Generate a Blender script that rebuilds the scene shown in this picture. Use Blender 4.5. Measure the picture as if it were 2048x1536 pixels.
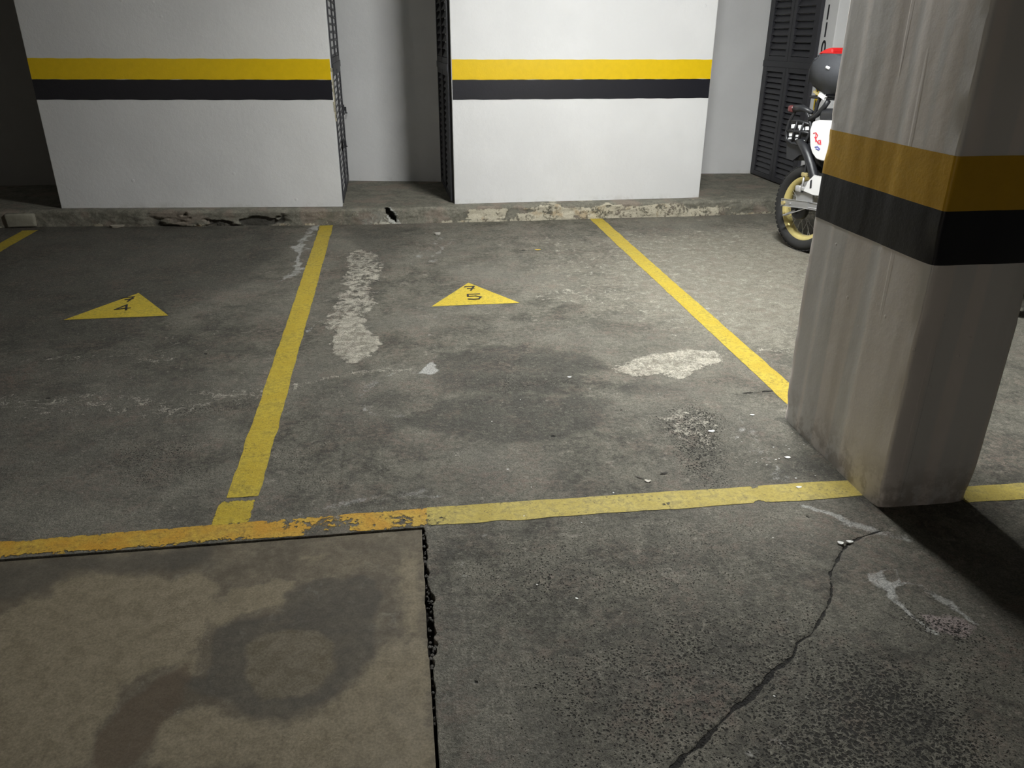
import bpy, bmesh, math, random
import numpy as np
from mathutils import Vector, Matrix

for o in list(bpy.data.objects):
    bpy.data.objects.remove(o, do_unlink=True)
C = bpy.context.scene.collection
scene = bpy.context.scene

# ------------------------------------------------------------------ camera, world, lights, exposure
PITCH, ROLL, YAW, FPX, EYE = 0.419908, 0.004091, 0.140648, 1554.96, 1.5
cam_data = bpy.data.cameras.new('camera')
cam = bpy.data.objects.new('camera', cam_data)
C.objects.link(cam)
fw = Vector((math.sin(YAW)*math.cos(PITCH), math.cos(YAW)*math.cos(PITCH), -math.sin(PITCH)))
rt0 = Vector((math.cos(YAW), -math.sin(YAW), 0))
up0 = rt0.cross(fw)
rt = math.cos(ROLL)*rt0 + math.sin(ROLL)*up0
up = -math.sin(ROLL)*rt0 + math.cos(ROLL)*up0
cam.matrix_world = Matrix(((rt.x, up.x, -fw.x, 0), (rt.y, up.y, -fw.y, 0), (rt.z, up.z, -fw.z, EYE), (0, 0, 0, 1)))
cam_data.sensor_width = 36
cam_data.lens = 36*FPX/2048
cam_data.clip_start = 0.05
scene.camera = cam

scene.view_settings.view_transform = 'Standard'
scene.view_settings.look = 'None'
scene.view_settings.gamma = 1
scene.view_settings.use_curve_mapping = False
scene.view_settings.exposure = 0.0

w = bpy.data.worlds.new('world'); scene.world = w; w.use_nodes = True
w.node_tree.nodes['Background'].inputs[0].default_value = (0.6, 0.65, 0.7, 1)
w.node_tree.nodes['Background'].inputs[1].default_value = 0.0

CEIL = 2.85
# (x, y, length, along_x, tube radiance, colour): the main fluorescent fitting and an added fill batten, lit tubes built further down
LAMPS = [
    (1.68, 4.0, 0.74, True, 735.0, (0.985, 1.0, 0.985)),
    (-6.6, -3.6, 1.20, False, 480.0, (1.0, 0.93, 0.84)),  # unseen batten, added to brighten the pillar's front and left faces
]

# ------------------------------------------------------------------ helpers
def tag(o, label=None, cat=None, group=None, kind=None):
    if label: o['label'] = label
    if cat: o['category'] = cat
    if group: o['group'] = group
    if kind: o['kind'] = kind
    return o
def link(name, me, m=None, parent=None):
    o = bpy.data.objects.new(name, me); C.objects.link(o)
    if m is not None:
        me.materials.clear(); me.materials.append(m)
    if parent is not None: o.parent = parent
    return o
def empty(name, loc=(0, 0, 0), rz=0.0):
    o = bpy.data.objects.new(name, None); C.objects.link(o); o.location = loc; o.rotation_euler = (0, 0, rz)
    o.empty_display_size = 0.1
    return o
def bm_obj(name, bm, m, parent=None, smooth=False):
    me = bpy.data.meshes.new(name); bmesh.ops.recalc_face_normals(bm, faces=bm.faces); bm.to_mesh(me); bm.free()
    if smooth:
        me.polygons.foreach_set('use_smooth', [True]*len(me.polygons))
    return link(name, me, m, parent)
def add_box(bm, c, s, R=None, bev=0.0):
    r = bmesh.ops.create_cube(bm, size=1.0)
    vs = r['verts']
    for v in vs:
        p = Vector((v.co.x*s[0], v.co.y*s[1], v.co.z*s[2]))
        v.co = (R @ p if R is not None else p) + Vector(c)
    if bev > 0:
        es = list({e for v in vs for e in v.link_edges})
        bmesh.ops.bevel(bm, geom=es, offset=bev, segments=2, affect='EDGES', profile=0.5)
def add_prism(bm, pts, z0, z1):
    a = [bm.verts.new((x, y, z0)) for x, y in pts]; b = [bm.verts.new((x, y, z1)) for x, y in pts]
    n = len(pts)
    bm.faces.new(a[::-1]); bm.faces.new(b)
    for i in range(n): bm.faces.new((a[i], a[(i+1) % n], b[(i+1) % n], b[i]))
def add_slab(bm, pts, n, t):
    """flat outline pts (3D) thickened along n by t, beveled look from a slight inset"""
    n = Vector(n).normalized()
    a = [bm.verts.new(Vector(p)-n*t/2) for p in pts]; b = [bm.verts.new(Vector(p)+n*t/2) for p in pts]
    k = len(pts)
    bm.faces.new(a[::-1]); bm.faces.new(b)
    for i in range(k): bm.faces.new((a[i], a[(i+1) % k], b[(i+1) % k], b[i]))
def add_tube(bm, pts, r, seg=10, closed=False, caps=True):
    pts = [Vector(p) for p in pts]; n = len(pts)
    rs = r if isinstance(r, (list, tuple)) else [r]*n
    rings = []; prev = None
    for i in range(n):
        if closed: t = (pts[(i+1) % n]-pts[i-1]).normalized()
        else: t = (pts[min(i+1, n-1)]-pts[max(i-1, 0)]).normalized()
        if prev is None:
            u = t.orthogonal().normalized()
        else:
            u = (prev - t*prev.dot(t)).normalized()
        prev = u; v = t.cross(u)
        rings.append([bm.verts.new(pts[i]+(u*math.cos(2*math.pi*k/seg)+v*math.sin(2*math.pi*k/seg))*rs[i]) for k in range(seg)])
    for i in range(n if closed else n-1):
        A = rings[i]; B = rings[(i+1) % n]
        for k in range(seg): bm.faces.new((A[k], A[(k+1) % seg], B[(k+1) % seg], B[k]))
    if caps and not closed:
        bm.faces.new(rings[0][::-1]); bm.faces.new(rings[-1])
def add_lathe(bm, prof, c, axis='y', seg=48):
    """prof: list of (radius, offset along axis); spun about the y axis at c; closed loop profile"""
    rings = []
    for (r, h) in prof:
        rings.append([bm.verts.new((c[0]+r*math.cos(2*math.pi*k/seg), c[1]+h, c[2]+r*math.sin(2*math.pi*k/seg))) for k in range(seg)])
    n = len(prof)
    for i in range(n):
        A = rings[i]; B = rings[(i+1) % n]
        for k in range(seg): bm.faces.new((A[k], A[(k+1) % seg], B[(k+1) % seg], B[k]))

# numpy noise ------------------------------------------------------
def _hash(ix, iy, seed):
    h = (ix.astype(np.int64)*374761393 + iy.astype(np.int64)*668265263 + seed*974711) & 0x7fffffff
    h = ((h ^ (h >> 13))*1274126177) & 0x7fffffff
    return ((h ^ (h >> 16)) & 0xffff)/65535.0
def vnoise(x, y, seed=0):
    ix = np.floor(x); iy = np.floor(y); fx = x-ix; fy = y-iy
    fx = fx*fx*(3-2*fx); fy = fy*fy*(3-2*fy)
    a = _hash(ix, iy, seed); b = _hash(ix+1, iy, seed); c = _hash(ix, iy+1, seed); d = _hash(ix+1, iy+1, seed)
    return (a*(1-fx)+b*fx)*(1-fy)+(c*(1-fx)+d*fx)*fy
def fbm(x, y, octv=4, seed=0):
    s = 0; a = .5; t = 0
    for i in range(octv):
        s = s+a*vnoise(x*2**i, y*2**i, seed+i*17); t += a; a *= .5
    return s/t
def sstep(a, b, x):
    t = np.clip((x-a)/(b-a), 0, 1); return t*t*(3-2*t)
def grid_mesh(name, X, Y, Z, keep=None, skirt=None):
    """X,Y,Z arrays (rows, cols) -> mesh; keep: bool mask of cells"""
    R_, C_ = X.shape
    co = np.stack([X, Y, Z], -1).reshape(-1, 3).astype(np.float32)
    i = np.arange((R_-1)*(C_-1)); r = i//(C_-1); c = i % (C_-1)
    q = np.stack([r*C_+c, r*C_+c+1, (r+1)*C_+c+1, (r+1)*C_+c], -1)
    if keep is not None: q = q[keep.reshape(-1)]
    used = np.zeros(len(co), bool); used[q.reshape(-1)] = True
    idx = np.cumsum(used)-1
    q = idx[q]; co = co[used]
    me = bpy.data.meshes.new(name)
    me.vertices.add(len(co)); me.vertices.foreach_set('co', co.reshape(-1))
    me.loops.add(q.size); me.loops.foreach_set('vertex_index', q.reshape(-1).astype(np.int32))
    me.polygons.add(len(q)); me.polygons.foreach_set('loop_start', np.arange(0, q.size, 4, dtype=np.int32))
    me.polygons.foreach_set('use_smooth', np.ones(len(q), bool))
    me.update(calc_edges=True)
    return me, used
def set_attr(me, name, arrs, used=None):
    """three float channels in one colour attribute"""
    n = len(me.vertices)
    d = np.ones((n, 4), np.float32)
    for k, a in enumerate(arrs):
        a = a.reshape(-1)
        d[:, k] = a[used] if used is not None else a
    at = me.color_attributes.new(name, 'FLOAT_COLOR', 'POINT')
    at.data.foreach_set('color', d.reshape(-1))

# material helpers ---------------------------------------------------
class NT:
    def __init__(s, name):
        s.m = bpy.data.materials.new(name); s.m.use_nodes = True
        s.t = s.m.node_tree; s.b = s.t.nodes['Principled BSDF']; s.out = s.t.nodes['Material Output']
        s.pos = s.n('ShaderNodeNewGeometry').outputs['Position']
    def n(s, k, **kw):
        nd = s.t.nodes.new(k)
        for a, v in kw.items(): setattr(nd, a, v)
        return nd
    def put(s, sock, v):
        if hasattr(v, 'links') or isinstance(v, bpy.types.NodeSocket): s.t.links.new(v, sock)
        else:
            if isinstance(v, (tuple, list)) and len(v) == 3 and sock.type == 'RGBA': v = (*v, 1)
            sock.default_value = v
    def math(s, op, a, b=None, c=None, clamp=False):
        nd = s.n('ShaderNodeMath', operation=op); nd.use_clamp = clamp
        s.put(nd.inputs[0], a)
        if b is not None: s.put(nd.inputs[1], b)
        if c is not None: s.put(nd.inputs[2], c)
        return nd.outputs[0]
    def noise(s, scale, detail=4, rough=.55, vec=None, dist=0.0):
        nd = s.n('ShaderNodeTexNoise'); s.put(nd.inputs['Vector'], vec if vec is not None else s.pos)
        nd.inputs['Scale'].default_value = scale; nd.inputs['Detail'].default_value = detail
        nd.inputs['Roughness'].default_value = rough; nd.inputs['Distortion'].default_value = dist
        return nd.outputs['Fac']
    def voro(s, scale, vec=None, feature='F1'):
        nd = s.n('ShaderNodeTexVoronoi', feature=feature); s.put(nd.inputs['Vector'], vec if vec is not None else s.pos)
        nd.inputs['Scale'].default_value = scale
        return nd.outputs['Distance']
    def scalevec(s, v, vec=None):
        nd = s.n('ShaderNodeVectorMath', operation='MULTIPLY'); s.put(nd.inputs[0], vec if vec is not None else s.pos)
        nd.inputs[1].default_value = v; return nd.outputs[0]
    def step(s, x, a, b, lo=0.0, hi=1.0):
        nd = s.n('ShaderNodeMapRange', interpolation_type='SMOOTHSTEP'); s.put(nd.inputs[0], x)
        for i, v in enumerate((a, b, lo, hi)): s.put(nd.inputs[i+1], v)
        return nd.outputs[0]
    def lin(s, x, a, b, lo=0.0, hi=1.0):
        nd = s.n('ShaderNodeMapRange'); s.put(nd.inputs[0], x)
        for i, v in enumerate((a, b, lo, hi)): s.put(nd.inputs[i+1], v)
        return nd.outputs[0]
    def mix(s, f, a, b, mode='MIX'):
        nd = s.n('ShaderNodeMix', data_type='RGBA', blend_type=mode)
        s.put(nd.inputs[0], f); s.put(nd.inputs[6], a); s.put(nd.inputs[7], b)
        return nd.outputs[2]
    def attr(s, name):
        a = s.n('ShaderNodeVertexColor'); a.layer_name = name
        sp = s.n('ShaderNodeSeparateColor'); s.t.links.new(a.outputs['Color'], sp.inputs[0])
        return sp.outputs
    def xyz(s):
        sp = s.n('ShaderNodeSeparateXYZ'); s.t.links.new(s.pos, sp.inputs[0]); return sp.outputs
    def bump(s, h, dist, strength=1.0, prev=None):
        nd = s.n('ShaderNodeBump'); s.put(nd.inputs['Height'], h); nd.inputs['Distance'].default_value = dist
        nd.inputs['Strength'].default_value = strength
        if prev is not None: s.t.links.new(prev, nd.inputs['Normal'])
        return nd.outputs[0]
    def done(s, col, rough=.6, metal=0.0, normal=None, spec=None):
        s.put(s.b.inputs['Base Color'], col); s.put(s.b.inputs['Roughness'], rough); s.put(s.b.inputs['Metallic'], metal)
        if normal is not None: s.t.links.new(normal, s.b.inputs['Normal'])
        if spec is not None: s.b.inputs['Specular IOR Level'].default_value = spec
        return s.m
def simple(name, col, rough=.5, metal=0.0, var=.12, scale=30, bump=0.0, spec=None):
    t = NT(name); n = t.noise(scale, 4)
    a = tuple(c*(1-var) for c in col); b = tuple(min(1, c*(1+var)) for c in col)
    nm = t.bump(t.noise(scale*3, 3), bump) if bump else None
    return t.done(t.mix(n, a, b), rough, metal, nm, spec)

# floor marks: (P)olygon or (S)troke, kind, strength, softness or width, outline in metres
#  L pale cement, W lime bloom, Q pink cement, D damp stains and darker areas, B beige, N brown, M deep brown, H pits, C cracks
FEATURES=[
('P','L',0.68,0.06,[-0.413,5.99,-0.339,6.012,-0.195,5.886,-0.192,5.667,-0.137,5.59,-0.124,5.324,-0.147,5.203,-0.199,5.09,-0.2,4.813,-0.176,4.686,-0.141,4.652,-0.18,4.588,-0.216,4.469,-0.233,4.336,-0.221,4.206,-0.183,4.001,-0.18,3.853,-0.203,3.75,-0.247,3.709,-0.302,3.716,-0.354,3.763,-0.407,3.798,-0.426,3.885,-0.429,4.033,-0.425,4.126,-0.478,4.214,-0.49,4.3,-0.487,4.504,-0.471,4.694,-0.448,4.898,-0.433,5.179,-0.427,5.426,-0.435,5.697,-0.413,5.839]),
('P','L',1,0.05,[-0.427,4.191,-0.39,4.356,-0.366,4.424,-0.234,4.38,-0.221,4.206,-0.183,4.001,-0.18,3.853,-0.203,3.75,-0.247,3.709,-0.302,3.716,-0.354,3.763,-0.407,3.798,-0.426,3.885,-0.429,4.033]),
('P','L',0.7,0.04,[-0.273,4.668,-0.195,4.92,-0.176,4.686,-0.141,4.652,-0.18,4.588,-0.216,4.469,-0.233,4.336,-0.276,4.505]),
('P','L',0.6,0.06,[-0.41,5.913,-0.339,6.012,-0.341,5.685,-0.385,5.421,-0.427,5.426,-0.417,5.695]),
('P','L',0.6,0.05,[-0.147,5.957,-0.115,5.657,-0.176,5.33,-0.161,5.525]),
('P','L',1,0.06,[0.982,3.462,1.178,3.605,1.344,3.618,1.512,3.632,1.603,3.585,1.589,3.482,1.416,3.374,1.371,3.286,1.3,3.265,1.224,3.336,1.071,3.325,0.991,3.398]),
('P','L',0.5,0.06,[0.805,3.242,0.893,3.307,0.943,3.265,0.865,3.194]),
('P','L',0.42,0.5,[0.839,6.712,3.372,6.607,2.896,5.279,1.944,3.436,1.251,3.666,0.849,4.379,0.621,5.565]),
('P','L',0.62,0.1,[1.02,2.921,1.246,3.045,1.323,2.881,1.243,2.575,1.154,2.506,1.104,2.593,1.026,2.732]),
('P','L',0.5,0.08,[1.777,3.671,2.044,3.636,1.944,3.436,1.739,3.518]),
('P','L',0.46,0.3,[2.497,5.626,2.65,4.787,2.036,3.564,1.879,3.977]),
('P','L',0.5,0.06,[0.743,4.778,1.207,4.854,1.392,4.663,1.183,4.482,0.756,4.557]),
('P','L',0.5,0.08,[-1.354,3.867,-1.266,3.994,-1.103,3.937,-1.097,3.8,-1.258,3.775]),
('P','L',0.45,0.06,[-1.149,4.269,-1.051,4.313,-1.009,4.033,-1.078,4.057]),
('P','L',0.4,0.15,[-1.729,4.054,-1.363,4.079,-1.087,4.36,-0.944,4.025,-1.195,3.716,-1.548,3.73]),
('P','L',0.45,0.1,[0.146,2.849,0.335,2.695,0.221,2.553,0.054,2.613]),
('P','L',0.42,0.1,[0.587,2.641,0.822,2.61,0.654,2.495]),
('S','L',0.5,0.13,[-1.825,3.424,-1.628,3.346,-1.476,3.326,-1.393,3.393,-1.26,3.376,-1.149,3.283,-1.077,3.248,-1.002,3.289,-0.887,3.353,-0.739,3.389,-0.612,3.446]),
('S','L',0.6,0.035,[-0.554,3.438,-0.476,3.469,-0.411,3.52,-0.294,3.547,-0.15,3.579,0.022,3.588]),
('S','L',0.5,0.03,[-2.046,3.944,-1.897,3.924,-1.688,3.937,-1.446,3.933]),
('P','B',0.62,0.7,[1.534,6.248,3.372,6.607,3.266,5.232,2.154,3.277,1.46,3.639,1.148,4.34,1.185,5.222]),
('P','B',0.42,0.6,[0.613,6.642,2.143,6.552,1.512,3.632,0.924,4.016,0.451,4.626]),
('P','L',0.36,0.2,[-2.114,4.105,-1.566,4.339,-0.962,4.43,-0.762,3.536,-1.186,3.42,-1.861,3.509]),
('P','L',0.33,0.2,[-1.396,3.098,-0.817,3.213,-0.648,2.826,-0.884,2.627,-1.263,2.714]),
('P','L',0.35,0.3,[0.173,2.051,1.105,2.067,1.033,1.691,0.596,1.545,0.186,1.511]),
('S','W',0.75,0.014,[-0.711,6.863,-0.769,6.66,-0.807,6.398,-0.81,6.198]),
('S','W',0.9,0.035,[-0.81,6.198,-0.792,5.961,-0.762,5.738,-0.761,5.468]),
('S','W',0.7,0.02,[-0.761,5.468,-0.784,5.259,-0.836,5.206]),
('S','W',0.45,0.014,[0.299,6.401,0.298,6.226,0.232,6.036,0.133,5.77,-0.02,5.375]),
('S','W',0.5,0.016,[0.39,6.215,0.298,6.027,0.235,5.787,0.198,5.548]),
('S','W',0.6,0.015,[-0.578,4.17,-0.55,4.248,-0.499,4.37]),
('S','W',0.45,0.012,[-0.129,3.941,0.005,4.015,0.143,4.053]),
('P','W',1.2,0.02,[0.032,3.517,0.083,3.58,0.117,3.615,0.15,3.591,0.124,3.568,0.137,3.528,0.116,3.494,0.056,3.52]),
('S','W',0.5,0.02,[-0.223,3.239,-0.206,3.404,-0.149,3.485,-0.065,3.536,0.02,3.544]),
('S','W',0.6,0.016,[-0.214,3.175,-0.164,3.087,-0.1,3.059,-0.024,3.064]),
('S','W',0.45,0.012,[0.178,4.465,0.16,4.115,0.137,3.811,0.116,3.608]),
('S','W',0.6,0.022,[-0.288,2.384,-0.237,2.397,-0.133,2.406,-0.009,2.412,0.079,2.367]),
('S','W',0.5,0.015,[-0.436,2.328,-0.354,2.348,-0.289,2.394]),
('S','W',0.35,0.02,[-0.545,3.363,-0.431,3.48,-0.385,3.486]),
('P','W',0.6,0.03,[0.175,2.157,0.248,2.136,0.235,2.103,0.202,2.102]),
('S','W',0.34,0.02,[0.171,2.12,0.123,1.93,0.091,1.712,0.067,1.553,0.089,1.507]),
('S','W',0.5,0.035,[1.39,2.823,1.366,2.665,1.353,2.539,1.359,2.439,1.363,2.363]),
('S','W',0.75,0.018,[1.343,2.147,1.4,2.09,1.448,2.025,1.514,1.971,1.575,1.935]),
('P','W',0.75,0.02,[1.424,2.057,1.461,2.023,1.468,1.999,1.439,2.009]),
('S','W',0.8,0.018,[1.397,1.779,1.359,1.737,1.39,1.705,1.36,1.647,1.375,1.594,1.383,1.544,1.402,1.502]),
('S','W',0.72,0.014,[1.397,1.779,1.451,1.772,1.429,1.737,1.39,1.705,1.435,1.717,1.482,1.692,1.506,1.636,1.529,1.581,1.535,1.515]),
('P','Q',1.1,0.04,[1.408,1.581,1.488,1.574,1.519,1.534,1.525,1.493,1.467,1.463,1.429,1.491,1.39,1.527]),
('S','W',0.4,0.02,[1.227,1.691,1.272,1.694,1.326,1.714,1.359,1.737]),
('S','W',0.35,0.02,[1.085,1.71,1.066,1.661,1.012,1.61,0.947,1.595]),
('S','W',0.33,0.02,[1.164,1.82,1.184,1.76,1.18,1.706,1.185,1.671]),
('S','W',0.4,0.03,[0.725,1.191,0.778,1.205,0.831,1.236]),
('S','W',0.35,0.02,[0.712,1.398,0.732,1.435,0.799,1.509]),
('P','Q',0.5,0.08,[1.28,1.615,1.369,1.522,1.438,1.415,1.356,1.419,1.289,1.533]),
('P','D',0.85,0.14,[0.095,3.579,0.154,3.752,0.37,3.825,0.636,3.812,0.829,3.7,0.928,3.555,0.959,3.421,0.627,3.181,0.308,3.223,0.109,3.362]),
('P','D',0.95,0.1,[-0.057,3.039,0.124,3.193,0.403,3.238,0.627,3.181,0.825,3.128,0.884,3.04,0.761,2.859,0.655,2.773,0.498,2.707,0.301,2.75,0.106,2.863]),
('P','D',0.55,0.1,[0.861,3.275,1.139,3.304,1.343,3.212,1.242,3.1,0.958,3.099]),
('P','D',0.5,0.2,[-0.564,3.633,-0.3,3.676,0.063,3.369,-0.0,2.74,-0.25,2.654,-0.521,2.894]),
('P','D',0.55,0.15,[-0.586,6.887,0.276,6.781,0.081,5.928,-0.106,5.137,-0.156,3.998,-0.152,3.71,-0.448,3.682,-0.517,3.896,-0.451,5.995]),
('P','D',0.6,0.1,[0.035,2.181,0.165,2.141,0.104,1.817,0.066,1.545,0.113,1.36,0.123,1.233,0.008,1.249]),
('P','D',0.45,0.2,[-1.768,3.289,-1.213,3.216,-0.851,3.072,-1.04,2.878,-1.464,3.019,-1.664,3.045]),
('P','D',1,0.45,[-4.839,7.611,-1.046,6.846,-0.87,5.896,-1.085,5.145,-1.437,4.673,-1.497,4.024,-2.883,4.205]),  # broad darker tone over the far-left floor
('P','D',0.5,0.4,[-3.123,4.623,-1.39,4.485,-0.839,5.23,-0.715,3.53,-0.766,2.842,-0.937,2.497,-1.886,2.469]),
('P','D',0.5,0.12,[1.294,2.023,1.489,1.963,1.371,1.821,1.271,1.703,1.156,1.719,1.204,1.874]),
('P','D',0.45,0.15,[1.396,1.704,1.46,1.677,1.486,1.554,1.388,1.551,1.372,1.628]),
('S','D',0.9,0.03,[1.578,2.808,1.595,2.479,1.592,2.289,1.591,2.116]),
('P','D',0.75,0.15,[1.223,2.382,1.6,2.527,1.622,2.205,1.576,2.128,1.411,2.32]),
('P','D',0.6,0.1,[1.089,1.537,1.144,1.522,1.065,1.43,0.922,1.319,0.801,1.275,0.888,1.354,1.025,1.436]),
('P','D',0.45,0.12,[0.504,1.248,0.627,1.264,0.711,1.236,0.658,1.163,0.485,1.187]),
('P','D',0.5,0.1,[-0.767,4.235,-0.676,4.393,-0.637,3.642,-0.697,3.411,-0.77,3.66]),
('P','D',0.55,0.05,[-0.68,3.882,-0.626,3.854,-0.627,3.758,-0.674,3.778]),
('P','B',0.85,0.07,[-1.389,1.815,-1.19,1.931,-1.136,1.995,-1.073,2.009,-1.078,2.08,-1.047,2.093,-0.854,2.079,-0.818,2.053,-0.754,2.029,-0.716,2.053,-0.67,2.042,-0.601,1.992,-0.614,1.947,-0.583,1.898,-0.594,1.846,-0.602,1.727,-0.663,1.662,-0.707,1.641,-0.773,1.616,-0.768,1.542,-0.774,1.452,-0.763,1.354,-1.162,1.383]),
('P','B',0.9,0.05,[-0.598,1.836,-0.6,1.879,-0.571,1.908,-0.572,1.953,-0.508,1.956,-0.425,1.985,-0.38,1.974,-0.395,1.918,-0.411,1.875,-0.465,1.861,-0.516,1.836,-0.537,1.797,-0.576,1.792]),
('P','B',0.7,0.08,[-0.661,1.679,-0.629,1.731,-0.585,1.706,-0.582,1.633,-0.616,1.62]),
('P','B',0.75,0.08,[-0.668,1.497,-0.558,1.521,-0.467,1.477,-0.357,1.447,-0.264,1.473,-0.171,1.559,-0.122,1.662,0.014,1.682,0.004,1.249,-0.636,1.337]),
('P','B',0.55,0.08,[-0.112,2.037,0.022,2.072,0.013,1.663,-0.068,1.655,-0.11,1.823]),
('P','B',0.6,0.05,[-0.38,2.112,-0.286,2.113,-0.291,2.066,-0.376,2.073]),
('P','D',0.9,0.045,[-0.65,1.633,-0.615,1.641,-0.565,1.613,-0.551,1.664,-0.569,1.722,-0.569,1.791,-0.513,1.814,-0.406,1.831,-0.389,1.929,-0.307,1.988,-0.141,1.966,-0.124,1.847,-0.135,1.664,-0.153,1.601,-0.195,1.529,-0.265,1.481,-0.357,1.447,-0.431,1.472,-0.526,1.541,-0.595,1.58]),
('P','N',0.8,0.05,[-0.482,1.711,-0.449,1.755,-0.371,1.774,-0.286,1.739,-0.242,1.678,-0.224,1.602,-0.244,1.527,-0.291,1.501,-0.362,1.489,-0.427,1.527,-0.474,1.601]),
('P','N',0.5,0.06,[-0.513,1.814,-0.406,1.831,-0.281,1.847,-0.235,1.776,-0.344,1.771,-0.473,1.738]),
('P','D',0.7,0.07,[-1.452,2.205,-1.013,2.211,-0.674,2.206,-0.634,2.082,-0.774,2.051,-0.826,2.083,-1.064,2.103,-1.092,2.024,-1.213,1.984,-1.339,1.968]),
('P','D',0.5,0.06,[-0.875,2.153,-0.584,2.14,-0.609,2.029,-0.771,2.039,-0.834,2.084]),
('P','M',0.8,0.06,[-0.763,1.354,-0.774,1.452,-0.755,1.556,-0.669,1.636,-0.607,1.69,-0.584,1.532,-0.637,1.462,-0.64,1.391,-0.669,1.341]),
('P','M',0.5,0.1,[-0.647,1.812,-0.59,1.933,-0.578,1.802,-0.594,1.688,-0.671,1.645]),
('P','D',0.5,0.06,[-0.118,1.422,-0.036,1.337,-0.049,1.256,-0.094,1.262]),
('P','B',0.9,0.03,[-0.145,1.323,-0.111,1.333,-0.111,1.305,-0.139,1.302]),
('P','D',0.42,0.3,[0.144,1.607,0.539,1.874,1.025,1.884,1.737,1.489,1.317,0.994,0.12,1.158]),
('P','H',0.8,0.12,[1.02,2.921,1.256,3.071,1.345,2.878,1.25,2.493,1.059,2.263,0.987,2.377,1.012,2.69]),
('P','H',0.68,0.3,[0.263,1.591,0.67,1.785,1.033,1.691,1.262,1.455,1.664,1.499,1.262,1.001,0.141,1.155]),
('P','H',1,0.2,[1.022,1.488,1.219,1.48,1.357,1.268,1.262,1.001,0.568,1.096,0.758,1.272]),
('P','H',0.9,0.08,[1.352,1.605,1.485,1.571,1.519,1.534,1.515,1.441,1.438,1.422,1.384,1.459,1.338,1.519]),
('P','H',0.75,0.1,[0.475,1.507,0.771,1.64,0.761,1.468,0.595,1.34,0.466,1.327]),
('P','H',0.65,0.1,[0.326,3.393,0.735,3.369,0.882,3.261,0.637,3.236,0.403,3.238]),
('P','H',0.6,0.1,[1.09,1.955,1.194,1.887,1.131,1.794,1.004,1.836]),
('P','H',0.6,0.1,[-1.236,2.904,-0.863,2.939,-0.757,2.61,-1.045,2.578]),
('P','H',0.6,0.06,[-1.837,3.452,-1.087,3.29,-0.689,3.354,-0.669,3.219,-1.021,3.191]),
('P','H',0.55,0.3,[0.097,2.116,1.118,2.095,0.946,1.703,0.131,1.609]),
('P','H',0.5,0.2,[-0.57,2.816,-0.306,2.954,-0.275,2.441,-0.483,2.436]),
('S','C',1,0.006,[1.533,1.979,1.451,1.957,1.389,1.933,1.333,1.887,1.292,1.842,1.244,1.79,1.196,1.695,1.165,1.656,1.101,1.59,1.052,1.542]),
('S','C',1.1,0.009,[1.052,1.542,1.032,1.535,1.001,1.519,0.967,1.472,0.92,1.443,0.894,1.433,0.844,1.393,0.796,1.354,0.75,1.33,0.715,1.304,0.676,1.28,0.615,1.232,0.576,1.214,0.538,1.185]),
('S','C',0.8,0.006,[0.894,1.433,0.863,1.41,0.829,1.382]),
('S','C',0.9,0.012,[1.471,3.07,1.548,3.082,1.625,3.089,1.699,3.09]),
('S','C',0.6,0.006,[1.17,3.099,1.301,3.065,1.471,3.07]),
('S','C',0.6,0.006,[1.372,3.256,1.497,3.192,1.621,3.135]),
('S','C',0.55,0.006,[0.445,5.252,0.513,5.307,0.551,5.264,0.654,5.101]),
('S','C',0.55,0.006,[2.109,4.856,2.045,4.526,1.972,4.234,1.887,3.892,1.805,3.594,1.774,3.359,1.712,3.181,1.721,3.122]),
('S','C',0.7,0.006,[-0.28,2.862,-0.284,2.658,-0.28,2.528,-0.286,2.393]),
('S','C',0.6,0.007,[-1.304,3.18,-1.011,3.15,-0.685,3.186,-0.556,3.179,-0.279,3.246,0.081,3.253,0.399,3.211]),
('S','C',0.55,0.005,[-0.399,3.689,-0.296,3.598,-0.2,3.617]),
('S','C',0.4,0.005,[0.042,1.991,0.092,2.036,0.145,2.096]),
('S','C',0.5,0.005,[0.894,1.772,0.984,1.811,1.076,1.822]),
('S','C',1.1,0.011,[-1.633,3.441,-1.626,3.435]),
('S','C',1.1,0.011,[0.907,2.996,0.91,2.99]),
('S','C',1.1,0.011,[1.324,2.092,1.326,2.089]),
('S','C',1.1,0.011,[0.123,1.499,0.125,1.497]),
('S','C',1.1,0.011,[0.565,2.793,0.568,2.788]),
('S','C',1.1,0.011,[0.902,5.826,0.908,5.81]),
('S','C',1.1,0.011,[1.609,2.505,1.611,2.501]),
('S','C',1.1,0.011,[-1.553,3.212,-1.546,3.207]),
('S','C',1.1,0.011,[-0.829,3.798,-0.823,3.791]),
('S','C',1.1,0.011,[-1.047,3.909,-1.04,3.901])]

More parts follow.
